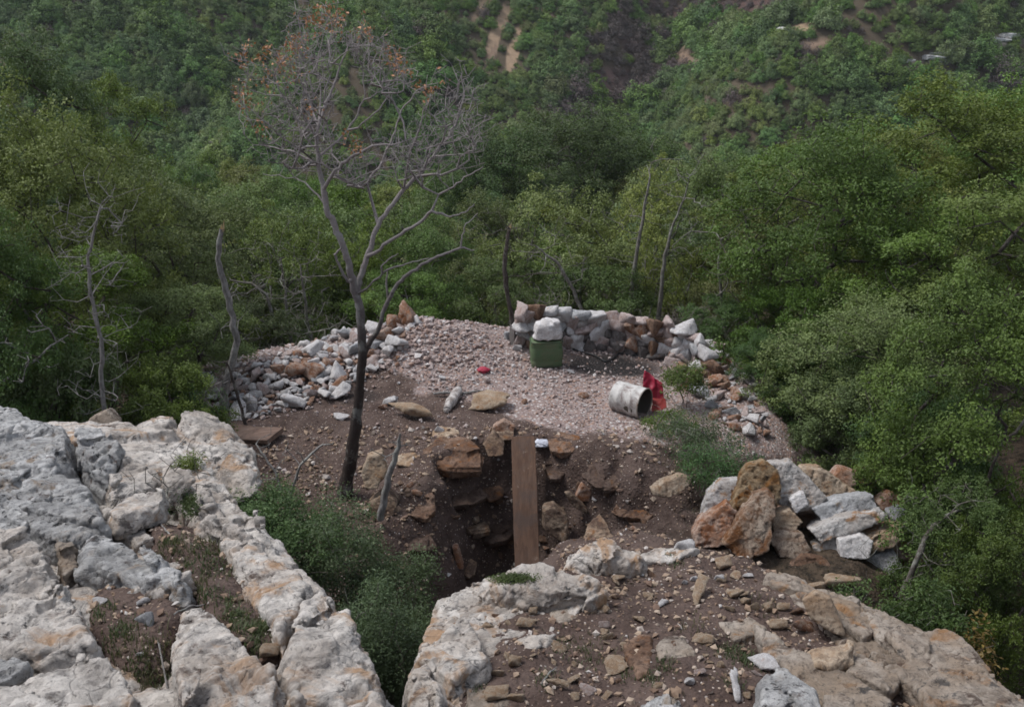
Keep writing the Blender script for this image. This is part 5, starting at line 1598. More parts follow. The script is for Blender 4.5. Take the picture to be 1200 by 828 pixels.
    for i in ends:
        b = T.nodes[i]
        for k in range(6):
            v = r.normal(size=3) * 0.42 + np.array([0, 0, 1.0]); tw.append(b - v * 0.08 + v / np.linalg.norm(v) * r.uniform(0.10, 0.34))
    T.attach(np.array(tw), 0.11, 0.5, 0.08)
    rad = T.radii(0.0019, 0.40)
    rad = np.maximum(rad, 0.0031)
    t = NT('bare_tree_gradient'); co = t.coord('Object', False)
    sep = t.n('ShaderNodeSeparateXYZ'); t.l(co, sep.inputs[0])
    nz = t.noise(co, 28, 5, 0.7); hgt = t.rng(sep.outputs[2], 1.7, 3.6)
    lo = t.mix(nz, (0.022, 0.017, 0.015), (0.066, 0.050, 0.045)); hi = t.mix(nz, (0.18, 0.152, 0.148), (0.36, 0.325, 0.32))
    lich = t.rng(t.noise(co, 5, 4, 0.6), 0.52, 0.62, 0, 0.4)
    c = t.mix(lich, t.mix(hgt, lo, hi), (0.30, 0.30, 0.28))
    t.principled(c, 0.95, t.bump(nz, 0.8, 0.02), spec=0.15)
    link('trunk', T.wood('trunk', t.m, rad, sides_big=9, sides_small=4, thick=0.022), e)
    # the few dry leaves that are left
    pk = [(300, 60, 14), (345, 55, 14), (330, 78, 12), (370, 32, 10), (385, 22, 10), (278, 65, 7), (277, 108, 9), (290, 118, 8), (306, 150, 5), (350, 50, 14), (395, 30, 14), (425, 40, 7), (320, 68, 14), (463, 62, 12), (470, 78, 10), (455, 72, 8), (495, 95, 8), (500, 102, 7), (410, 155, 8), (420, 170, 8), (345, 90, 10), (365, 130, 8), (370, 18, 14), (310, 100, 12), (395, 12, 9), (435, 22, 5)]
    cen = []
    nodes = np.array(T.nodes)
    for px, py, q in pk:
        n_ = 20 + 2 * q
        for k in range(n_):
            c0 = P(px + r.normal() * q * 0.55, py + r.normal() * q * 0.5, Y0 + r.uniform(-.7, .7)) - foot
            j = int(np.argmin(np.linalg.norm(nodes - c0, axis=1)))
            cen.append(nodes[j] + r.normal(size=3) * 0.03)
    cen = np.array(cen)
    lv = leaf_mesh('dry_leaves', cen, r.normal(size=cen.shape), 0.022 * r.uniform(0.6, 1.4, len(cen)), M['leaf_dry'], r, 0.55)
    link('dry_leaves', lv, e)
bare_tree()

# ------------------------------------------------------------------ dead snags, stumps, sticks
def snag(name, label, pl, Y0, mat, tips=0, reach=(0.3, 0.9), seed=1, tipcol=True, cat='snag', zone=(0.2, 0.9), tr=0.0026, twice=True):
    """dead stem following a line of photo pixels (px, py, depth offset, width px)"""
    pts = [P(a, b, Y0 + c) for a, b, c, w in pl]
    rd = [0.31 * w * m_per_px(q) for (a, b, c, w), q in zip(pl, pts)]
    foot = pts[0].copy()
    e = empty(name, foot, label, cat)
    T = Tree(seed); r = T.r
    n_ = len(pts)
    fine, frd = [], []
    for k in range(n_ - 1):
        for f in (0, 0.33, 0.66):
            fine.append(pts[k] + (pts[k + 1] - pts[k]) * f - foot + r.normal(size=3) * rd[k] * 0.25); frd.append((rd[k] + (rd[k + 1] - rd[k]) * f) * r.uniform(0.88, 1.14))
    fine.append(pts[-1] - foot); frd.append(rd[-1])
    T.limb(fine, -1, frd)
    m0 = len(fine)
    if tips:
        tt = []
        for k in range(tips):
            b = np.array(fine[int(m0 * r.uniform(*zone)) % m0])
            v = r.normal(size=3) + np.array([0, 0, 0.45])
            tt.append(b + v / np.linalg.norm(v) * r.uniform(*reach))
        en = T.attach(np.array(tt), 0.12, 0.2, 0.14)
        if twice:
            t2 = []
            for i in en:
                for k in range(3):
                    v = r.normal(size=3) + np.array([0, 0, 0.4]); t2.append(T.nodes[i] + v / np.linalg.norm(v) * r.uniform(0.08, 0.28) * reach[1])
            T.attach(np.array(t2), 0.1, 0.2, 0.14)
    rad = np.maximum(T.radii(tr, 0.42), tr)
    link('stem', T.wood('stem', M[mat], rad, sides_big=9, sides_small=4, thick=0.02), e)
    if tipcol:
        bm = bmesh.new()
        top = pts[-1] - foot; d = pts[-1] - pts[-2]; d = d / np.linalg.norm(d); R = rd[-1]
        for k in range(5):
            a = k * 1.3
            o_ = np.array([math.cos(a) * R * 0.55, math.sin(a) * R * 0.55, 0])
            hgt = R * r.uniform(1.5, 4.0)
            hull_into(bm, [top + o_ + np.array(q) for q in ((R * .45, 0, -R), (-R * .4, R * .3, -R), (-R * .3, -R * .4, -R))] + [top + o_ * 1.3 + d * hgt + np.array([R * .05, 0, 0]), top + o_ * 1.3 + d * hgt * 0.98])
        t = NT('fresh_broken_wood'); co = t.coord(); t.principled(t.mix(t.noise(co, 30, 4, 0.7), (0.36, 0.24, 0.12), (0.60, 0.47, 0.28)), 0.85)
        link('broken_end', bm_mesh('broken_end', bm, t.m), e)
    return e
snag('dead_snag', 'broken grey trunk with a pale splintered top standing left of the white rubble', [(262, 505, 0, 20), (262, 480, 0, 18), (263, 455, 0, 16), (272, 430, 0, 14), (277, 400, 0, 13), (272, 372, 0, 12), (264, 340, 0, 12), (258, 310, 0, 11), (257, 288, 0, 10), (260, 268, 0, 9)], 13.7, 'deadwood', 26, (0.3, 1.0), 3, zone=(0.15, 0.5))
snag('dead_snag', 'thin dark dead stick leaning beside the base of the broken grey trunk', [(296, 520, 0, 8), (288, 498, 0, 7), (280, 470, 0, 6), (272, 440, 0, 5), (266, 425, 0, 3)], 13.2, 'bark_dark', 8, (0.15, 0.4), 4, False)
snag('dead_snag', 'dark forked dead trunk with a pale broken top behind the left end of the wall', [(606, 398, 0, 11), (600, 375, 0, 10), (594, 345, 0, 9), (591, 315, 0, 8.5), (593, 290, 0, 8), (597, 268, 0, 6)], 17.9, 'bark_dark', 30, (0.4, 1.3), 5, zone=(0.35, 0.85))
snag('dead_branch', 'stout bare grey branch stub rising from the bush beside the pit', [(446, 608, 0, 14), (449, 585, 0, 13), (456, 560, 0, 12), (462, 540, 0, 11), (467, 522, 0, 8), (469, 508, 0, 4)], 10.6, 'deadwood', 5, (0.12, 0.35), 6, False, 'branch', (0.4, 0.8), 0.004)
snag('dead_branch', 'small crooked grey branch left of the bare tree foot', [(338, 590, 0, 5), (344, 568, 0, 5), (352, 545, 0, 5), (366, 530, .1, 5), (378, 521, .2, 4)], 10.6, 'deadwood', 6, (0.1, 0.4), 7, False, 'branch', (0.2, 0.9), 0.0035)
snag('dead_branch', 'dry fallen stick lying between the bush and the bare tree', [(330, 575, 0, 5), (322, 552, .1, 5), (310, 535, .2, 4), (300, 520, .3, 3)], 10.9, 'deadwood', 8, (0.15, 0.4), 8, False, 'branch', (0.2, 0.9), 0.0035)
snag('dead_sapling', 'twisted dead sapling wrapped in grey lichen twigs before the left oaks', [(128, 505, 0, 9), (121, 478, 0, 8), (118, 445, 0, 8), (120, 410, 0, 8), (112, 370, 0, 8), (106, 335, 0, 7), (103, 300, 0, 6), (112, 265, 0, 5), (118, 240, 0, 3)], 11.0, 'deadwood', 130, (0.2, 0.6), 9, False, 'sapling', (0.2, 0.98), 0.0022)
snag('dead_branch', 'long bare branch slanting up at the left edge below the dark oak', [(-10, 455, 0, 7), (15, 440, 0, 6), (42, 422, .1, 5.5), (60, 405, .2, 4), (80, 392, .3, 2)], 10.8, 'deadwood', 12, (0.2, 0.6), 10, False, 'branch', (0.2, 0.9), 0.004)
for lab, pl, Y0, sd, nt in (
 ('left one of the pale thin forked stems among the oaks behind the wall', [(738, 380, 0, 8), (742, 320, 0, 8), (748, 285, 0, 7), (756, 240, 0, 5), (762, 205, 0, 3)], 19.5, 21, 14),
 ('right one of the pale thin forked stems among the oaks behind the wall', [(770, 385, 0, 9), (776, 330, 0, 8), (779, 300, 0, 7), (790, 262, 0, 5), (802, 232, 0, 3), (806, 215, 0, 2)], 19.6, 22, 18),
 ('pale slanting bough rising left behind the stone wall', [(686, 375, 0, 7), (672, 340, 0, 7), (655, 310, 0, 6), (640, 298, 0, 4), (628, 288, 0, 2)], 18.9, 23, 14),
 ('first pale lichened stem left of the bare tree', [(330, 420, 0, 8), (322, 380, 0, 7), (312, 345, 0, 6), (295, 332, .1, 4), (270, 328, .2, 3)], 18.6, 24, 24),
 ('second pale lichened stem left of the bare tree', [(345, 415, 0, 7), (336, 370, 0, 6), (334, 340, 0, 5), (330, 310, 0, 3)], 18.9, 25, 24),
 ('third pale lichened stem left of the bare tree', [(368, 412, 0, 7), (360, 375, 0, 6), (356, 345, 0, 5), (352, 310, 0, 3)], 19.0, 26, 24),
 ('grey lichen hung stem beside the dark gap right of the wall', [(850, 395, 0, 7), (846, 350, 0, 7), (842, 315, 0, 6), (845, 280, 0, 4)], 18.0, 27, 40)):
    snag('bare_sapling', lab, pl, Y0, 'bark_pale', nt, (0.3, 1.0), sd, False, 'sapling', (0.45, 0.98), 0.004, True)
# pale leaning trunk of the nearest right oak is drawn by its own stem
snag('leaning_sapling', 'pale leaning stem among leaves right of the boulder pile', [(1058, 712, 0, 13), (1062, 690, 0, 12), (1074, 655, 0, 11), (1088, 622, .1, 9), (1108, 604, .2, 7), (1130, 596, .3, 4)], 8.9, 'bark', 30, (0.15, 0.5), 28, False, 'sapling', (0.3, 0.98), 0.0025)

# ------------------------------------------------------------------ bushes near the platform
def bush(name, label, px, pytop, Y, wpx, leafm, seed, n_cl=120, per=150, leaf=0.018, clump=0.16, stems=7, barkm='bark', hmul=1.0, twigs=60, zoff=0.0, depthk=0.9, cat='bush', rnd=0.9, open_=0.3):
    top = P(px, pytop, Y); gz = H(top[0], Y) + zoff
    h = max(0.3, top[2] - gz)
    w = wpx * m_per_px(top)
    e = empty(name, (top[0], Y, gz), label, cat)
    T = Tree(seed); r = T.r
    for k in range(stems):
        a = k * 6.28 / stems + r.uniform(-.4, .4)
        p = np.array([math.cos(a) * 0.05, math.sin(a) * 0.05, -0.12]); d = np.array([math.cos(a) * .55, math.sin(a) * .55 * depthk, 1.0])
        pts = [p.copy()]
        for i in range(5):
            d = d + r.normal(size=3) * 0.2; p = p + d / np.linalg.norm(d) * h * 0.13; pts.append(p.copy())
        T.limb(pts)
    v = r.normal(size=(n_cl, 3)); v /= np.linalg.norm(v, axis=1, keepdims=True)
    v[:, 2] = np.where(v[:, 2] < -0.2, -v[:, 2], v[:, 2])
    lump = 1 + 0.25 * np.sin(v[:, 0] * 4 + seed) * np.cos(v[:, 2] * 5 + seed * 2)
    tips = v * (r.rand(n_cl, 1) ** open_) * lump[:, None] * np.array([w / 2, w / 2 * depthk, h * 0.46]) + np.array([0, 0, h * 0.5])
    tips = tips[np.argsort(np.linalg.norm(tips, axis=1))]
    en = T.attach(tips, 0.12, 0.3, 0.1)
    if twigs:
        tt = []
        for k in range(twigs):
            b = T.nodes[en[r.randint(len(en))]]; q = r.normal(size=3) + np.array([0, 0, 0.7]) + 0.8 * (b - np.array([0, 0, h * .4])) / max(h, .3)
            tt.append(b + q / np.linalg.norm(q) * r.uniform(0.12, 0.34))
        T.attach(np.array(tt), 0.1, 0.2, 0.1)
    rad = np.maximum(T.radii(0.0025, 0.45), 0.003)
    link('stems', T.wood('stems', M[barkm], rad), e)
    pos, nor, sz = clump_leaves(r, tips, clump * r.uniform(0.7, 1.3, n_cl), per, np.array([0, 0, h * .4]), leaf, 0.9, 0.4, 0.6, rnd)
    link('foliage', leaf_mesh('foliage', pos, nor, sz, M[leafm], r, 0.42), e)
    return e
bush('evergreen_bush', 'dark green small leaved bush filling the gully between the two outcrops', 405, 588, 8.3, 225, 'leaf_bluish', 301, 330, 170, 0.017, 0.17, 9, 'bark', 1, 110, -0.4)
bush('evergreen_bush', 'lower dark bush hanging into the gully below the big one', 430, 690, 7.0, 150, 'leaf_bluish', 302, 170, 170, 0.016, 0.15, 7, 'bark', 1, 40, -0.3)
bush('evergreen_bush', 'left shoulder of dark bush growing against the fin shaped boulder', 295, 578, 8.2, 175, 'leaf_bluish', 303, 220, 150, 0.017, 0.15, 6, 'bark', 1, 40)
bush('green_bush', 'thin dark little bush right of the rusty drum', 803, 424, 13.95, 54, 'leaf_dark', 304, 70, 50, 0.022, 0.13, 5, 'bark', 1, 24)
bush('green_bush', 'thin weedy bush on the soil between drum and boulder pile', 815, 490, 12.4, 110, 'leaf_bluish', 305, 95, 60, 0.017, 0.13, 8, 'bark_pale', 1, 90, 0, 0.9, 'bush', 1.0, 0.5)
bush('green_bush', 'wispy green bush at the left shoulder of the boulder pile', 845, 520, 11.3, 120, 'leaf_bluish', 306, 100, 70, 0.016, 0.13, 8, 'bark', 1, 80, 0, 0.9, 'bush', 1.0, 0.5)
bush('green_bush', 'low weed bush on the platform edge under the drum', 788, 500, 13.0, 60, 'leaf_mid', 307, 40, 60, 0.018, 0.1, 6, 'bark', 1, 20)
bush('yellow_sapling', 'sapling with yellowed leaves in the lower right shade', 1150, 722, 7.6, 60, 'leaf_yellow', 308, 34, 45, 0.026, 0.12, 4, 'bark', 1, 16, 0, 0.9, 'sapling', 1.0, 0.5)
bush('green_bush', 'small leafy twig bush over the right end of the boulder pile', 1078, 575, 9.6, 70, 'leaf_mid', 309, 40, 60, 0.026, 0.13, 5, 'bark_pale', 1, 70, 0, 0.9, 'bush', 1.0, 0.5)
bush('green_bush', 'leafy bush in front of the flat topped white slab', 1005, 668, 8.6, 50, 'leaf_dark', 310, 24, 45, 0.022, 0.12, 5, 'bark', 1, 20, 0, 0.9, 'bush', 1.0, 0.5)
bush('green_bush', 'dark bush at the right rim of the front outcrop', 1085, 675, 8.0, 110, 'leaf_dark', 311, 90, 90, 0.024, 0.15, 6, 'bark', 1, 40)
bush('green_bush', 'grey green scrub at the foot of the broken grey trunk', 225, 440, 12.6, 90, 'leaf_bluish', 312, 60, 70, 0.02, 0.13, 7, 'bark_pale', 1, 80, 0, 0.9, 'bush', 1.0, 0.6)
bush('dry_scrub', 'dry brown leafless scrub in the dark gap right of the wall', 815, 360, 17.6, 120, 'twig_purple', 313, 60, 10, 0.02, 0.2, 12, 'bark', 1, 260, 0, 0.9, 'scrub', 1.0, 0.6)
bush('dry_scrub', 'dry twiggy scrub behind the white rubble rim', 375, 375, 17.8, 150, 'leaf_bluish', 314, 60, 12, 0.02, 0.2, 12, 'bark_pale', 1, 260, 0, 0.9, 'scrub', 1.0, 0.6)
bush('dry_scrub', 'pale bare twigs behind the green container', 648, 330, 17.9, 60, 'leaf_olive', 315, 24, 8, 0.02, 0.15, 9, 'bark_pale', 1, 120, 0, 0.9, 'scrub', 1.0, 0.6)
bush('dry_scrub', 'tangle of dry twigs in the grass of the left outcrop', 195, 618, 6.6, 120, 'leaf_bluish', 316, 50, 24, 0.011, 0.08, 14, 'bark_pale', 1, 150, -0.05, 0.9, 'scrub', 1.0, 0.7)
bush('green_bush', 'small dark leafed sprig growing from the crack under the fin shaped boulder', 222, 580, 7.7, 34, 'leaf_mid', 317, 24, 60, 0.014, 0.07, 4, 'bark', 1, 6)

# ------------------------------------------------------------------ grass and moss
def grass_obj(name, spots_px, label, seed, mat, n_per=70, hgt=0.042):
    r = np.random.RandomState(seed)
    V, F = [], []
    k = 0
    for px, py, rad, dens in spots_px:
        g = G(px, py); R = rad * m_per_px(g)
        n = int(n_per * dens)
        xx = g[0] + r.normal(size=n) * R * 0.6; yy = g[1] + r.normal(size=n) * R * 0.9
        zz = height(xx, yy)
        for a, b, c in zip(xx, yy, zz):
            d = r.normal(size=2); d /= np.linalg.norm(d); h = hgt * r.uniform(0.35, 1.2); w = 0.0035
            ln = r.uniform(0.1, 0.8) * h
            s_ = np.array([-d[1], d[0], 0]) * w
            p0 = np.array([a, b, c - 0.01]); p1 = p0 + np.array([d[0] * ln * .4, d[1] * ln * .4, h * .65]); p2 = p0 + np.array([d[0] * ln, d[1] * ln, h])
            V += [p0 - s_, p0 + s_, p1 + s_ * .8, p1 - s_ * .8, p2 + s_ * .1, p2 - s_ * .1]
            F += [(k, k + 1, k + 2, k + 3), (k + 3, k + 2, k + 4, k + 5)]
            k += 6
    o = link(name, mesh_np(name, V, F, mat))
    tag(o, label, None, None, 'stuff')
M['grass'] = leaf_material('grass_blade', (0.070, 0.120, 0.028), (0.10, 0.15, 0.04), (0.17, 0.17, 0.07))
M['dry_grass'] = leaf_material('dry_grass_blade', (0.13, 0.12, 0.055), (0.09, 0.11, 0.04), (0.24, 0.20, 0.11))
M['moss'] = leaf_material('moss_tuft', (0.075, 0.115, 0.022), (0.10, 0.14, 0.03), (0.14, 0.17, 0.05))
grass_obj('grass', [(870, 770, 16, 4), (880, 778, 12, 3), (850, 768, 14, 2), (925, 785, 14, 2), (1025, 788, 14, 3), (1035, 800, 14, 2), (780, 782, 12, 2), (760, 795, 10, 1.5), (790, 660, 10, 1.5), (735, 790, 14, 1.5), (690, 775, 16, 1.5), (660, 760, 20, 1.2), (555, 805, 10, 2), (525, 800, 8, 1.5),
                    (275, 722, 14, 4), (290, 735, 12, 3), (305, 738, 12, 4), (300, 760, 14, 3), (268, 705, 14, 2), (240, 700, 14, 2), (140, 742, 16, 3), (120, 720, 14, 2), (160, 790, 14, 2), (230, 655, 20, 3), (195, 640, 18, 3), (250, 668, 18, 3), (165, 625, 14, 2), (190, 805, 14, 2), (108, 690, 10, 1.5), (860, 800, 14, 1.5), (1045, 770, 12, 1.5), (640, 800, 14, 1.5)],
          'short green grass tufts in the soil pockets of the outcrops', 4, M['grass'])
grass_obj('dry_grass', [(250, 640, 26, 3), (200, 660, 26, 3), (230, 690, 20, 2), (150, 760, 24, 2), (180, 790, 20, 2), (190, 760, 20, 1.5), (300, 700, 14, 2), (900, 715, 20, 1.0), (700, 765, 30, 1.2), (820, 740, 26, 1), (170, 820, 20, 2), (780, 530, 25, 2), (800, 560, 25, 2), (760, 495, 20, 2), (830, 600, 20, 2), (340, 570, 24, 2), (370, 560, 20, 2), (520, 770, 12, 1), (960, 800, 20, 1.2)],
          'dry straw coloured grass wisps on the soil', 5, M['dry_grass'], 60, 0.06)
def moss_pad(px0, py0, wpx, hpx, seed, label):
    r = np.random.RandomState(seed)
    o_hits = []
    dg = bpy.context.evaluated_depsgraph_get()
    cen = []
    for k in range(2600):
        px, py = px0 + r.normal() * wpx * 0.28, py0 + r.normal() * hpx * 0.28
        d = Vector(P(px, py, 1.0) - np.array([0, 0, CAMZ])).normalized()
        hit, loc, nor, *_ = scene.ray_cast(dg, Vector((0, 0, CAMZ)), d, distance=14)
        if hit: cen.append((np.array(loc), np.array(nor)))
    c = np.array([a for a, b in cen]); n = np.array([b for a, b in cen])
    lv = leaf_mesh('moss', c + n * r.uniform(0.002, 0.022, (len(c), 1)), n + 0.7 * r.normal(size=n.shape), 0.008 * r.uniform(.6, 1.3, len(c)), M['moss'], r, 0.6)
    tag(link('moss', lv), label, None, None, 'stuff')
moss_pad(600, 678, 44, 9, 3, 'bright moss growing on the white boulder at the foot of the plank')
moss_pad(223, 592, 18, 22, 4, 'green moss clump in a cleft of the left outcrop')

# ------------------------------------------------------------------ stone wall: a ring of dry laid stones round the hearth
def stone_wall():
    path = np.array([(0.02, 15.95), (0.30, 16.2), (0.75, 16.4), (1.5, 16.5), (2.2, 16.42), (2.8, 16.1), (3.25, 15.65), (3.45, 15.2)])
    seg = np.linalg.norm(np.diff(path, axis=0), axis=1); cum = np.concatenate([[0], np.cumsum(seg)])
    def at(s): return np.array([np.interp(s, cum, path[:, 0]), np.interp(s, cum, path[:, 1])])
    e = empty('dry_stone_wall', (1.6, 16.3, 0), 'curved dry stone windbreak wall of white and rusty blocks around a sooty hearth', 'wall')
    r = random.Random(44)
    base = Vector((1.6, 16.3, 0))
    courses = [(-0.04, 0.21), (0.12, 0.19), (0.27, 0.18), (0.41, 0.18), (0.55, 0.18)]
    cnt = 0
    for ci, (z0, hh) in enumerate(courses):
        s = 0.05 if ci % 2 else 0.0
        end = cum[-1] * (1.0, 1.0, 0.96, 0.88, 0.80)[ci]
        while s < end:
            w = r.uniform(0.14, 0.32) if ci < 4 else r.uniform(0.18, 0.36)
            if cnt >= 98: break
            mid = s + w / 2
            p = at(min(mid, cum[-1])); q = at(min(mid + 0.05, cum[-1])); o_ = at(max(mid - 0.05, 0))
            t = q - o_; ang = math.atan2(t[1], t[0])
            gz = H(p[0], p[1])
            hearth = math.exp(-((mid - 2.1) / 0.9) ** 2) * (ci < 3)
            kd = r.choices(['white', 'pink', 'orange', 'grey', 'brown'], [4.2, 4.2, 2.6, 0.8, 1.6])[0]
            tilt = (0.35 if r.random() < 0.12 else 0.12)
            nn = np.array([math.sin(ang), -math.cos(ang)]) * r.uniform(0.04, 0.11)
            st = stone(kd, (p[0] - base.x + nn[0], p[1] - base.y + nn[1], gz + z0 + hh * 0.5), w * 1.2, None, None, (1, 1.1, hh * 1.45 / (w * 0.62)), (r.uniform(-tilt, tilt), r.uniform(-tilt, tilt), ang + r.uniform(-.15, .15) + (math.pi if r.random() < .5 else 0)), r, None, 0.32, 'stone', 'stone', e)
            if r.random() < hearth * 0.55: over_mat(st, M['sooty'])
            s += w * r.uniform(0.88, 1.0); cnt += 1
    # inner fill keeps daylight out of the joints
    bm = bmesh.new(); n = 36
    prof = [(-0.03, -0.15), (-0.02, 0.36), (0.09, 0.36), (0.11, -0.15)]
    rings = []
    for k in range(n + 1):
        s = cum[-1] * k / n; p = at(s); t = at(min(s + .05, cum[-1])) - at(max(s - .05, 0)); t /= np.linalg.norm(t); nn = np.array([-t[1], t[0]])
        gz = H(p[0], p[1]); hk = 1.0 if s < cum[-1] * .85 else 0.75
        rings.append([bm.verts.new((p[0] + nn[0] * a - base.x, p[1] + nn[1] * a - base.y, gz + b * (hk if b > 0 else 1) + r.uniform(-.03, .03))) for a, b in prof])
    for k in range(n):
        for j in range(4): bm.faces.new((rings[k][j], rings[k][(j + 1) % 4], rings[k + 1][(j + 1) % 4], rings[k + 1][j]))
    bm.faces.new(rings[0]); bm.faces.new(rings[-1])
    link('rubble_core', bm_mesh('rubble_core', bm, M['sooty']), e)
stone_wall()
# charred wood and a black pipe-like stick in the hearth
def tube_thing(name, label, cat, pts, radii, mat, sides=8):
    pts = np.array(pts, float); foot = pts[0].copy()
    T = Tree(1); T.limb([p - foot for p in pts], -1, radii)
    o = link(name, T.wood(name, mat, np.array(radii), sides_big=sides, sides_small=sides), None, foot)
    return tag(o, label, cat)
t = NT('charred'); co = t.coord(); t.principled(t.mix(t.noise(co, 20, 4, .7), (0.012, 0.011, 0.011), (0.05, 0.046, 0.045)), 0.7, t.bump(t.noise(co, 40, 4, .7), 0.8, 0.02)); M['char'] = t.m
t = NT('black_rubber'); t.principled((0.016, 0.016, 0.017), 0.45, spec=0.4); M['rubber'] = t.m
cab = [(664, 408), (680, 414), (697, 418), (709, 426), (716, 424), (725, 416), (738, 418), (756, 419), (770, 421)]
pts = []
for px, py in cab:
    g = G(px, py); pts.append(g + np.array([0, 0, 0.03]))
fine = []
for k in range(len(pts) - 1):
    for f in (0, .33, .66): fine.append(pts[k] * (1 - f) + pts[k + 1] * f)
fine.append(pts[-1])
tube_thing('black_hose', 'thin black hose snaking over the sooty ground inside the wall', 'hose', fine, [0.016] * len(fine), M['rubber'])
for lab, a, b, rd in (('thick charred stick lying in the hearth', (690, 412), (722, 402), 0.035), ('short charred log end in the hearth', (735, 412), (752, 405), 0.045), ('thin pale stick leaning out of the hearth', (725, 415), (738, 385), 0.012)):
    g1, g2 = G(*a), G(*b)
    g1 = g1 + np.array([0, 0, rd]); g2 = g2 + np.array([0, 0, rd]) if 'pale' not in lab else P(738, 383, g1[1] + 0.35)
    ptz = [g1 * (1 - f) + g2 * f + np.array([0, 0, 0.01 * math.sin(9 * f)]) for f in np.linspace(0, 1, 7)]
    tube_thing('charred_stick' if 'pale' not in lab else 'stick', lab, 'stick', ptz, [rd * q for q in (0.8, 1, 1.08, 0.95, 1.05, 0.9, 0.7)], M['char'] if 'pale' not in lab else M['deadwood'])

# ------------------------------------------------------------------ green container with a stone on it
def paint(name, col, dirt, rust=0.3, rough=0.55, metal=0.0, spots=0.0, scale=1.0, rustcol=(0.13, 0.055, 0.028)):
    t = NT(name); co = t.coord()
    c = t.mix(t.rng(t.noise(co, 5 * scale, 5, .65), 0.35, 0.7, 0, 0.6), col, dirt)
    a = t.noise(co, 9 * scale, 7, .72, .5)
    c = t.mix(t.rng(a, 0.66 - 0.2 * rust, 0.74 - 0.17 * rust), c, rustcol)
    if spots: c = t.mix(t.rng(t.noise(co, 3 * scale, 6, .7, .8), 0.5, 0.62, 0, spots), c, (0.07, 0.055, 0.05))
    n = t.bump(a, 0.35, 0.02); n = t.bump(t.noise(co, 60, 3, .6), 0.2, 0.005, n)
    t.principled(c, rough, n, metal)
    return t.m
def container():
    base = G(640, 431); base[1] += 0.14; base[2] = H(base[0], base[1]) - 0.02
    e = empty('green_container', base, 'faded green metal container with rounded corners standing in front of the wall', 'container')
    e.rotation_euler = (0, 0, 0.10)
    W, D, Hh = 0.54, 0.36, 0.46
    bm = bmesh.new()
    def ring(w, d, z, rc, n=6):
        pts = []
        for cx, cy, a0 in ((1, 1, 0), (-1, 1, 90), (-1, -1, 180), (1, -1, 270)):
            for k in range(n + 1):
                a = math.radians(a0 + 90 * k / n)
                pts.append(bm.verts.new((cx * (w / 2 - rc) + math.cos(a) * rc, cy * (d / 2 - rc) + math.sin(a) * rc, z)))
        return pts
    prof = [(0.90, 0.00), (0.97, 0.012), (1.0, 0.04), (1.0, 0.10), (0.985, 0.115), (0.985, 0.13), (1.0, 0.145), (1.015, 0.24), (1.0, 0.33), (0.985, 0.345), (0.985, 0.36), (1.0, 0.375), (0.995, 0.43), (0.96, 0.452), (0.88, 0.46)]
    prev = None; first = None
    for s, z in prof:
        r_ = ring(W * s, D * s, z, 0.085 * s)
        if prev:
            for k in range(len(r_)): bm.faces.new((prev[k], prev[(k + 1) % len(r_)], r_[(k + 1) % len(r_)], r_[k]))
        else: first = r_
        prev = r_
    bm.faces.new(prev); bm.faces.new(first)
    for v in bm.verts:                                     # dents
        v.co.y += 0.012 * math.sin(v.co.x * 11 + v.co.z * 7); v.co.x += 0.006 * math.sin(v.co.z * 13 + v.co.y * 9)
    link('body', bm_mesh('body', bm, paint('green_paint', (0.075, 0.118, 0.058), (0.125, 0.125, 0.08), 0.32, 0.75), True), e)
    # rolled rims top and bottom
    for z in (0.02, 0.448):
        bm = bmesh.new(); n = 28
        for k in range(n):
            pass
        ring_pts = []
        for cx, cy, a0 in ((1, 1, 0), (-1, 1, 90), (-1, -1, 180), (1, -1, 270)):
            for k in range(7):
                a = math.radians(a0 + 15 * k); ring_pts.append(Vector((cx * (W / 2 - .085) + math.cos(a) * .087, cy * (D / 2 - .085) + math.sin(a) * .087, z)))
        m = len(ring_pts); rows = []
        for k, p in enumerate(ring_pts):
            o_ = Vector((p.x, p.y, 0)).normalized()
            rows.append([bm.verts.new(p + o_ * .010 * math.cos(b) + Vector((0, 0, .010 * math.sin(b)))) for b in (0, 1.05, 2.1, 3.14, 4.2, 5.25)])
        for k in range(m):
            for j in range(6): bm.faces.new((rows[k][j], rows[(k + 1) % m][j], rows[(k + 1) % m][(j + 1) % 6], rows[k][(j + 1) % 6]))
        link('rim', bm_mesh('rim', bm, paint('green_rim_paint', (0.04, 0.065, 0.032), (0.07, 0.055, 0.04), 0.5), True), e)
    # stone lying on it
    pts = []
    rs_ = np.random.RandomState(8)
    for zz, k in ((0.0, 1.02), (0.16, 1.0), (0.28, 0.84)):
        for a in np.linspace(0, 6.28, 9)[:-1]: pts.append([math.copysign(abs(math.cos(a)) ** .5, math.cos(a)) * 0.255 * k * rs_.uniform(.9, 1.05), math.sin(a) * 0.19 * k * rs_.uniform(.9, 1.05), zz + rs_.uniform(-.012, .012)])
    me, b = rough_rock([np.array(pts)], 0.018, 0.35, M['white'], 77, 0.5, (0, 0, 1), 0.6)
    o = link('stone', me, None, base + np.array([0.02, 0, Hh - 0.002])); o.rotation_euler = (0, 0.03, 0.15)
    tag(o, 'white block with a buff lower edge resting on top of the green container', 'stone')
container()

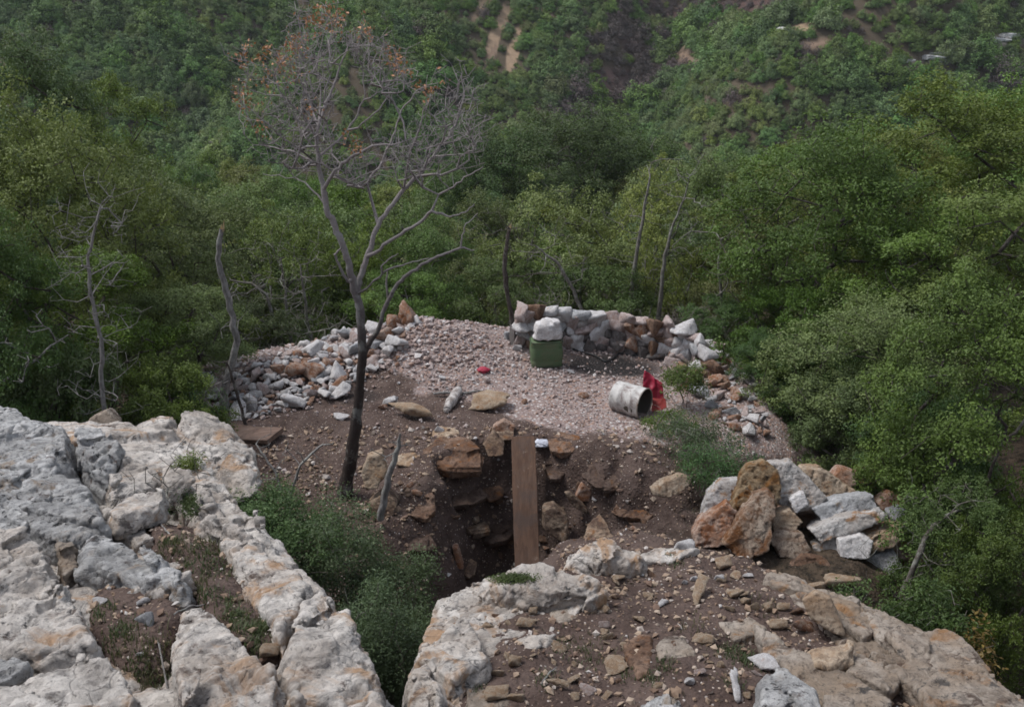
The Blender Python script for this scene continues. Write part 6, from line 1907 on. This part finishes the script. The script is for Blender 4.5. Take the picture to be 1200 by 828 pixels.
# ------------------------------------------------------------------ drum
def drum():
    R, Ln = 0.238, 0.50
    c = P(739, 463, 13.8)
    gz = H(c[0], c[1])
    e = empty('steel_drum', (c[0], c[1], gz + R - 0.03), 'whitish dented steel drum lying on its side with its open end to the right', 'drum')
    ax = Vector((0.80, -0.60, -0.03)).normalized()
    e.rotation_mode = 'QUATERNION'; e.rotation_quaternion = ax.to_track_quat('Z', 'X')
    t = NT('drum_paint'); co = t.coord()
    a = t.noise(co, 4, 7, .72, .8); b = t.noise(co, 14, 5, .7)
    c_ = t.mix(t.rng(b, .35, .7, 0, .6), (0.52, 0.505, 0.485), (0.34, 0.315, 0.295))
    c_ = t.mix(t.rng(a, .46, .66, 0, .9), c_, (0.16, 0.115, 0.105))
    c_ = t.mix(t.rng(t.noise(co, 7, 6, .75, .4), .58, .72, 0, .85), c_, (0.05, 0.042, 0.04))
    n = t.bump(a, .3, .02); t.principled(c_, .6, n, spec=.3)
    t2 = NT('drum_inside'); co = t2.coord(); t2.principled(t2.mix(t2.noise(co, 9, 5, .7), (0.03, 0.026, 0.022), (0.085, 0.070, 0.055)), .85)
    def shell(rows, mat, name):
        bm = bmesh.new(); N = 44; prev = None
        for r_, z in rows:
            ring = []
            for k in range(N):
                a_ = 2 * math.pi * k / N
                dn = 1 + 0.018 * math.sin(2 * a_ + 1.0 + z * 4) - 0.05 * math.exp(-((a_ - 1.9) / .35) ** 2 - ((z - .1) / .14) ** 2)
                ring.append(bm.verts.new((r_ * dn * math.cos(a_), r_ * dn * math.sin(a_), z)))
            if prev:
                for k in range(N): bm.faces.new((prev[k], prev[(k + 1) % N], ring[(k + 1) % N], ring[k]))
            prev = ring
        return bm, prev
    h = Ln / 2
    rows = [(R * .96, -h + .012), (R * 1.0, -h), (R * 1.015, -h + .012), (R, -h + .03)]
    for zc in (-0.11, 0.11): rows += [(R, zc - .03), (R * 1.03, zc - .012), (R * 1.035, zc), (R * 1.03, zc + .012), (R, zc + .03)]
    rows += [(R, h - .02), (R * 1.012, h - .008), (R * 1.012, h), (R * .985, h)]
    bm, last = shell(rows, t.m, 'shell'); link('shell', bm_mesh('shell', bm, t.m, True), e)
    bm, last = shell([(R * .985, h), (R * .975, h - .02), (R * .975, -h + .03)], t2.m, 'inside'); bm.faces.new(last)
    link('inside', bm_mesh('inside', bm, t2.m, True), e)
    bm = bmesh.new(); bmesh.ops.create_cone(bm, cap_ends=True, segments=44, radius1=R * .955, radius2=R * .955, depth=.008)
    for v in bm.verts: v.co.z += -h + .016
    link('bottom', bm_mesh('bottom', bm, t.m), e)
    bm = bmesh.new(); N, m_ = 44, 6; rows2 = []
    for k in range(N):
        a_ = 2 * math.pi * k / N; dn = 1 + 0.018 * math.sin(2 * a_ + 1.0 + h * 4)
        rows2.append([bm.verts.new(((R * dn + .011 * math.cos(q)) * math.cos(a_), (R * dn + .011 * math.cos(q)) * math.sin(a_), h + .011 * math.sin(q))) for q in np.linspace(0, 6.283, m_ + 1)[:-1]])
    for k in range(N):
        for j in range(m_): bm.faces.new((rows2[k][j], rows2[(k + 1) % N][j], rows2[(k + 1) % N][(j + 1) % m_], rows2[k][(j + 1) % m_]))
    link('rim', bm_mesh('rim', bm, paint('drum_rim', (0.30, 0.27, 0.24), (0.12, 0.09, 0.07), .5), True), e)
drum()

# ------------------------------------------------------------------ red plastic sheet, wrapper, litter
def sheet(name, label, cat, corners, Y, mat, seed, nu=26, nv=26, amp=0.026, thick=0.004):
    r = np.random.RandomState(seed)
    A, B, C, D = [P(px, py, Y + dy) for px, py, dy in corners]        # bottom left, bottom right, top right, top left
    V = []
    for j in range(nv + 1):
        for i in range(nu + 1):
            u, v = i / nu, j / nv
            p = A * (1 - u) * (1 - v) + B * u * (1 - v) + C * u * v + D * (1 - u) * v
            V.append(p)
    V = np.array(V)
    q = V * 6
    V[:, 1] += amp * (fbm(q, 4, seed) * 2 + np.sin(V[:, 0] * 38 + 3 * fbm(q, 2, seed + 5)) * 0.6)
    V[:, 0] += amp * .5 * fbm(q * 1.4, 3, seed + 2); V[:, 2] += amp * .6 * fbm(q * 1.3, 3, seed + 3)
    idx = np.arange((nu + 1) * (nv + 1)).reshape(nv + 1, nu + 1)
    F = np.stack([idx[:-1, :-1].ravel(), idx[:-1, 1:].ravel(), idx[1:, 1:].ravel(), idx[1:, :-1].ravel()], 1)
    foot = V.mean(0); foot[2] = V[:, 2].min()
    o = link(name, mesh_np(name, V - foot, F, mat, True), None, foot)
    md = o.modifiers.new('thickness', 'SOLIDIFY'); md.thickness = thick
    return tag(o, label, cat)
t = NT('red_plastic'); co = t.coord(); t.principled(t.mix(t.noise(co, 6, 5, .7), (0.34, 0.016, 0.045), (0.24, 0.013, 0.032)), .45, spec=.4); M['red'] = t.m
t = NT('faded_red_plastic'); co = t.coord(); t.principled(t.mix(t.noise(co, 9, 5, .7), (0.25, 0.018, 0.018), (0.11, 0.028, 0.022)), .7); M['red_dark'] = t.m
sheet('red_sheet', 'crumpled bright red plastic sheet standing behind the open end of the drum', 'plastic sheet', [(752, 464, 0), (780, 478, -.05), (776, 448, .12), (755, 434, .15)], 14.2, M['red'], 3)
sheet('red_sheet', 'dull dirty red rag lying on the ground right of the drum', 'rag', [(764, 482, -.1), (782, 478, -.1), (780, 468, .12), (765, 466, .12)], 13.75, M['red_dark'], 4)
g = G(567, 436)
bm = bmesh.new(); r_ = np.random.RandomState(9)
bmesh.ops.create_icosphere(bm, subdivisions=3, radius=.085)
co_ = np.array([v.co[:] for v in bm.verts]); dd = 1 + .55 * fbm(co_ * 22, 3, 5)
for v, k in zip(bm.verts, dd): v.co = Vector((v.co.x * k * 1.2, v.co.y * k, v.co.z * k * .55))
tag(link('red_wrapper', bm_mesh('red_wrapper', bm, M['red']), None, g + np.array([0, 0, .03])), 'small crumpled red wrapper lying on the gravel heap', 'wrapper')
g = G(634, 526)
bm = bmesh.new(); bmesh.ops.create_icosphere(bm, subdivisions=3, radius=.09)
co_ = np.array([v.co[:] for v in bm.verts]); dd = 1 + .55 * fbm(co_ * 20, 3, 15)
for v, k in zip(bm.verts, dd): v.co = Vector((v.co.x * k * 1.2, v.co.y * k, v.co.z * k * .6))
t = NT('pale_plastic'); co = t.coord(); t.principled(t.mix(t.noise(co, 12, 4, .7), (0.42, 0.44, 0.52), (0.60, 0.61, 0.66)), .4, spec=.4)
tag(link('plastic_litter', bm_mesh('plastic_litter', bm, t.m), None, g + np.array([0, 0, .03])), 'crumpled bluish white plastic litter beside the plank top', 'litter')

# ------------------------------------------------------------------ plank into the pit, board on the left, log
def board_between(name, label, cat, top, bot, width, thick, mat, side=(1, 0, 0), bend=0.0):
    top, bot = np.array(top), np.array(bot)
    d = bot - top; Ln = np.linalg.norm(d); d /= Ln
    s = np.array(side, float); s -= d * s.dot(d); s /= np.linalg.norm(s)
    n = np.cross(s, d); n = n if n[2] > 0 else -n
    bm = bmesh.new(); N = 24; rows = []
    for k in range(N + 1):
        f = k / N; c = d * Ln * f + n * (bend * math.sin(f * math.pi))
        w = width / 2 * (1 + .012 * math.sin(f * 23) + .02 * math.sin(f * 5.1) - (.03 if k in (0, N) else 0))
        c = c + n * (.012 * math.sin(f * 7.3)) + d * (.012 * math.sin(k * 2.1) if k in (0, N) else 0)
        b = .006
        sec = [(-w + b, 0), (w - b, 0), (w, -b), (w, -thick + b), (w - b, -thick), (-w + b, -thick), (-w, -thick + b), (-w, -b)]
        rows.append([bm.verts.new(tuple(c + s * x_ + n * z_)) for x_, z_ in sec])
    for k in range(N):
        for j in range(8): bm.faces.new((rows[k][j], rows[k][(j + 1) % 8], rows[k + 1][(j + 1) % 8], rows[k + 1][j]))
    bm.faces.new(rows[0]); bm.faces.new(rows[-1])
    o = link(name, bm_mesh(name, bm, mat), None, top)
    return tag(o, label, cat)
def wood_mat(name, c1, c2, c3, axis_scale):
    t = NT(name); co = t.coord('Object', False)
    mp = t.n('ShaderNodeMapping'); t.l(co, mp.inputs[0]); mp.inputs['Scale'].default_value = axis_scale
    g_ = t.noise(mp.outputs[0], 1.0, 6, .65, .6)
    c = t.mix(t.rng(g_, .32, .68), c1, c2)
    c = t.mix(t.rng(t.noise(co, 3.0, 5, .65), .48, .68, 0, .6), c, c3)
    c = t.mix(t.rng(t.noise(mp.outputs[0], 3.0, 4, .7), .60, .72, 0, .7), c, tuple(.4 * v for v in c1))
    c = t.mix(t.rng(t.noise(co, 2.2, 6, .75, .6), .50, .66, 0, .75), c, (0.075, 0.052, 0.043))
    c = t.mix(t.rng(t.noise(co, 11, 4, .7), .62, .72, 0, .6), c, (0.20, 0.155, 0.125))
    n = t.bump(g_, .5, .02); n = t.bump(t.noise(mp.outputs[0], 4, 3, .6), .35, .006, n)
    t.principled(c, .8, n, spec=.25)
    return t.m
pt = P(613, 511, 12.55); pb = P(619, 700, 10.75)
board_between('plank', 'long brown plank leaning steeply from the platform edge down into the pit', 'plank', pt, pb, 0.335, 0.06, wood_mat('plank_wood', (0.075, 0.041, 0.027), (0.125, 0.072, 0.047), (0.10, 0.068, 0.055), (22, 4, 4)), (1, 0.02, 0), 0.01)
bt = P(222, 486, 13.3); bb = P(322, 503, 12.7)
bt[2] = H(bt[0], bt[1]) + .16; bb[2] = H(bb[0], bb[1]) + .12
board_between('board', 'wide brown board lying flat at the foot of the broken grey trunk', 'board', bt, bb, .42, .07, wood_mat('board_wood', (0.13, 0.082, 0.062), (0.20, 0.135, 0.105), (0.16, 0.12, 0.10), (3, 16, 16)), (0.15, 1, 0.05))
# pale rotten log with its cross stick
def log():
    g1, g2 = G(538, 462), G(524, 484)
    g1 = g1 + np.array([0, 0, .07]); g2 = g2 + np.array([0, 0, .06])
    e = empty('log', g1, 'short pale rotten log lying on the soil behind the large rust slab', 'log')
    T = Tree(5); r = T.r
    pts = [(g1 * (1 - f) + g2 * f - g1) + r.normal(size=3) * .008 for f in np.linspace(0, 1, 8)]
    rd = [.05, .075, .085, .078, .088, .08, .072, .05]
    T.limb(pts, -1, rd)
    v, f = tubes_from_graph(np.array(T.nodes), T.par, np.array(rd), 14, 14)
    me = mesh_np('log_wood', v, f, None, True); co_ = get_co(me)
    set_co(me, co_ + .02 * np.stack([fbm(co_ * 14, 3, k) for k in range(3)], 1))
    t = NT('rotten_wood'); co = t.coord(); t.principled(t.mix(t.rng(t.noise(co, 12, 5, .7), .4, .6), (0.20, 0.17, 0.155), (0.46, 0.43, 0.41)), .9, t.bump(t.noise(co, 25, 5, .7), .8, .02))
    me.materials.append(t.m); link('log_wood', me, e)
    bm = bmesh.new()
    for k in (0, -1):
        c = Vector(pts[k]); hull_into(bm, [c + Vector((math.cos(a) * .055, math.sin(a) * .02, math.sin(a) * .055)) for a in np.linspace(0, 6, 7)] + [c + Vector((0, -.03 if k else .03, 0))])
    link('log_end', bm_mesh('log_end', bm, t.m), e)
log()
ga, gb = G(508, 466), G(566, 462)
tube_thing('stick', 'thin grey stick crossing behind the pale rotten log', 'stick', [ga * (1 - f) + gb * f + np.array([0, 0, .05 + .015 * math.sin(f * 8)]) for f in np.linspace(0, 1, 9)], [.02, .022, .024, .022, .024, .022, .02, .017, .012], M['deadwood'])
for lab, a, b, rd in (('thin bare twig lying on the soil near the bottom middle of the photo', (634, 806), (652, 786), .006), ('straight dry twig on the soil pocket of the left outcrop', (186, 755), (199, 822), .005), ('short dry twig below the white flagstone', (178, 610), (200, 630), .008), ('slim brown twig across the grass of the left outcrop', (205, 728), (240, 712), .005)):
    g1, g2 = G(*a), G(*b)
    tube_thing('twig', lab, 'twig', [g1 * (1 - f) + g2 * f + np.array([0, 0, .015 + .02 * math.sin(f * 3.1) + .006 * math.sin(f * 14)]) for f in np.linspace(0, 1, 9)], [rd] * 8 + [rd * .5], M['deadwood'], 6)

# ------------------------------------------------------------------ pale rock outcrops on the far hillside
def far_rocks():
    r = random.Random(9); k = 0
    for px, py, wpx in [(1090, 74, 16), (1108, 70, 18), (1126, 64, 22), (1146, 60, 20), (1164, 54, 18), (1182, 48, 18), (1060, 78, 12), (1040, 80, 10), (920, 42, 14), (1100, 78, 12), (1136, 70, 16)]:
        ys = np.arange(110, 260, .4); d = P(px, py, 1.0) - np.array([0, 0, CAMZ])
        q = np.array([0, 0, CAMZ]) + d * ys[:, None]; hz = height(q[:, 0], q[:, 1]); b = np.nonzero(q[:, 2] < hz)[0]
        if not len(b): continue
        p = q[b[0]]; w = 1.9 * wpx * m_per_px(p)
        stone('grey', p + np.array([0, 0, .7]), w, ['weathered pale rock ledge on the far hillside at the top right', 'weathered pale rock ledge on the far hillside at the top right'][k % 2], 'rock ledges on the far hillside', (1, .7, .42), (r.uniform(-.2, .2), r.uniform(-.2, .2), r.uniform(-.4, .4)), r, M['outcrop_grey'], .3, 'rock_ledge', 'rock')
        k += 1
far_rocks()

# ------------------------------------------------------------------ fallen leaves
def litter():
    r = np.random.RandomState(71)
    n = 26000
    x = r.uniform(-6.5, 5.5, n); y = r.uniform(3.3, 19, n)
    dl, dr_, dp = poly_sdf(x, y, LEFT), poly_sdf(x, y, RIGHT), poly_sdf(x, y, PAD)
    cl = fbm(np.stack([x, y, 0 * x], 1) * 1.1, 3, 91)
    pr = np.where((dl < 0), 0.5 + 0.8 * cl, np.where(dr_ < 0, 0.22 + 0.7 * cl, np.where(dp < 0, 0.05 + 0.35 * cl * (y < 14.5), 0.5)))
    k = r.rand(n) < pr
    x, y = x[k], y[k]
    c = np.stack([x, y, height(x, y) + r.uniform(0.004, 0.02, len(x))], 1)
    nor = r.normal(size=c.shape) * 0.45 + np.array([0, 0, 1.0])
    M['litter'] = leaf_material('fallen_leaf', (0.105, 0.062, 0.035), (0.075, 0.048, 0.030), (0.19, 0.125, 0.07))
    o = link('fallen_leaves', leaf_mesh('fallen_leaves', c, nor, 0.017 * r.uniform(0.6, 1.4, len(c)), M['litter'], r, 0.5))
    tag(o, 'dry brown fallen oak leaves scattered over the soil', None, None, 'stuff')
litter()
